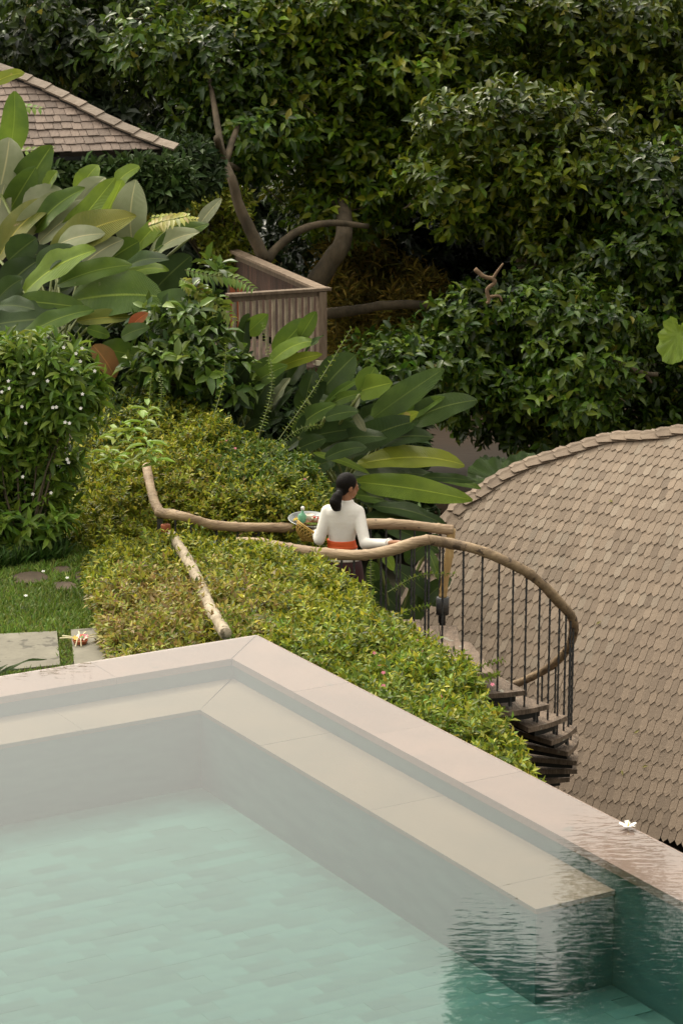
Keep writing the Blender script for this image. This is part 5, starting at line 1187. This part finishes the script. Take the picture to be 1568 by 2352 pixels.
# hair: cap swept back, tail tied low, tie, loose end
ha = MB(); ha.ell(hc_+upv*.030-fdv*.022, (.098, .084, .099), (fdv, sdv, upv), 24, 16); ha.ell(hc_-fdv*.060-upv*.035, (.055, .066, .055), (fdv, sdv, upv), 18, 12)
tie = J(779, 1133, 20.93); caps(ha, [hc_-fdv*.06-upv*.03, tie], [.045, .028])
caps(ha, [tie, J(774, 1142, 20.88), J(770, 1153, 20.87), J(772, 1163, 20.87), J(778, 1169, 20.87)], [.030, .050, .058, .048, .022])
o = ha.build('hair', M['hair'], wo, True); remesh(o, .0075, 3, .6)
te = MB(); dt_ = (J(774, 1142, 20.88)-tie).normalized(); u_ = dt_.orthogonal().normalized(); te.lathe([(.028, -.008), (.034, 0), (.028, .008)], tie, 12, (u_, dt_.cross(u_), dt_)); te.build('hair_tie', M['black'], wo, True)

# tray and what stands on it
tn = V(.06, -.12, 1).normalized(); tu = V(1, 0, 0); tu = (tu-tn*tu.dot(tn)).normalized(); tv = tn.cross(tu); tc_ = J(712, 1200, 21.30); TX = (tu, tv, tn)
MB().lathe([(.001, 0), (.135, 0), (.165, .012), (.195, .034), (.204, .036), (.206, .031), (.198, .027), (.17, .003), (.138, -.008), (.001, -.008)], tc_, 32, TX).build('tray', M['steel'], smooth=True, label='round steel tray held on the woman\'s left hand', cat='tray')
def on(u, v, h=0): return tc_+tu*u+tv*v+tn*h
bo = empty('bottle', on(-.075, -.03), label='green square-shouldered sauce bottle with white cap on the tray', cat='bottle')
MB().lathe([(.001, 0), (.036, 0), (.038, .006), (.038, .075), (.030, .088), (.013, .100), (.012, .13), (.001, .13)], on(-.075, -.03), 8, TX).build('glass', M['bottle'], bo, True)
MB().lathe([(.001, .13), (.016, .13), (.017, .155), (.008, .163), (.001, .163)], on(-.075, -.03), 10, TX).build('cap', M['white'], bo, True)
ja = empty('condiment_jar', on(-.005, .03), label='pale glass jar of sauce standing on the tray next to the green bottle', cat='jar')
MB().lathe([(.001, 0), (.036, 0), (.042, .02), (.042, .065), (.036, .07), (.036, .066), (.001, .060)], on(-.005, .03), 14, TX).build('glass', M['jar'], ja, True)
bw = empty('fruit_bowl', on(.06, .0), label='heap of red and white cut fruit on the tray by the woman\'s elbow', cat='bowl')
MB().lathe([(.001, 0), (.03, .0), (.055, .03), (.05, .03), (.001, .01)], on(.06, .0), 14, TX).build('bowl', M['drybrown'], bw, True)
for i in range(9):
    q = on(.06+random.uniform(-.04, .03), random.uniform(-.035, .035), .04+random.uniform(0, .03)); MB().ell(q, (.016, .012, .01), n=7, k=5).build('fruit_piece', M[['red', 'white', 'red', 'cream'][i % 4]], bw, True)
o = MB()
for i in range(14): q = on(-.13+random.uniform(-.02, .03), random.uniform(-.03, .05), .012+random.uniform(0, .012)); o.box(q, .035, .008, .006, (V(random.uniform(-1, 1), random.uniform(-1, 1), .1).normalized(), V(0, 1, 0), up3))
o.build('noodle_strips', M['yellow'], kind='stuff', label='loose yellow strips of food at the outer side of the tray')
lf_ = empty('banana_leaf_liner', on(.0, -.09, .01), label='folded green leaf lining the near side of the tray', cat='leaf liner')
for i in range(4): blade(on(-.05+i*.03, -.06, .012), on(.01+i*.03, -.13, .02), .04, tn, L['l'], lf_, name='leaf')
# woven cone basket hanging below the tray
wk = empty('woven_basket', J(712, 1232, 21.15), label='yellow woven cone basket hanging under the steel tray', cat='basket')
bn = V(-.15, .35, .93).normalized(); bn = V(.55, .15, .8).normalized(); bu = bn.orthogonal().normalized(); bv = bn.cross(bu); bc = J(711, 1214, 21.16)
def dome(a, q): r_ = .128*math.sin(q*math.pi/2*.98); return bc+bu*(r_*math.cos(a))+bv*(r_*math.sin(a))-bn*(.115*math.cos(q*math.pi/2))
for sg in (-1, 1):
    m_ = MB()
    for i in range(22): m_.tube([dome(2*math.pi*i/22+sg*q*.8, q) for q in np.linspace(.12, 1, 9)], .0042, 4)
    m_.build('weave', M['wicker'], wk)
m_ = MB(); m_.tube([dome(a, 1.0) for a in np.linspace(0, 2*math.pi, 33)], .008, 6); m_.tube([dome(a, .93) for a in np.linspace(0, 2*math.pi, 33)], .006, 6); m_.ell(dome(0, .02), (.03, .03, .02), (bu, bv, bn)); m_.build('rim', M['wicker'], wk, True)
print('objects', len(bpy.data.objects), 'tris', sum(len(m.polygons) for m in bpy.data.meshes))
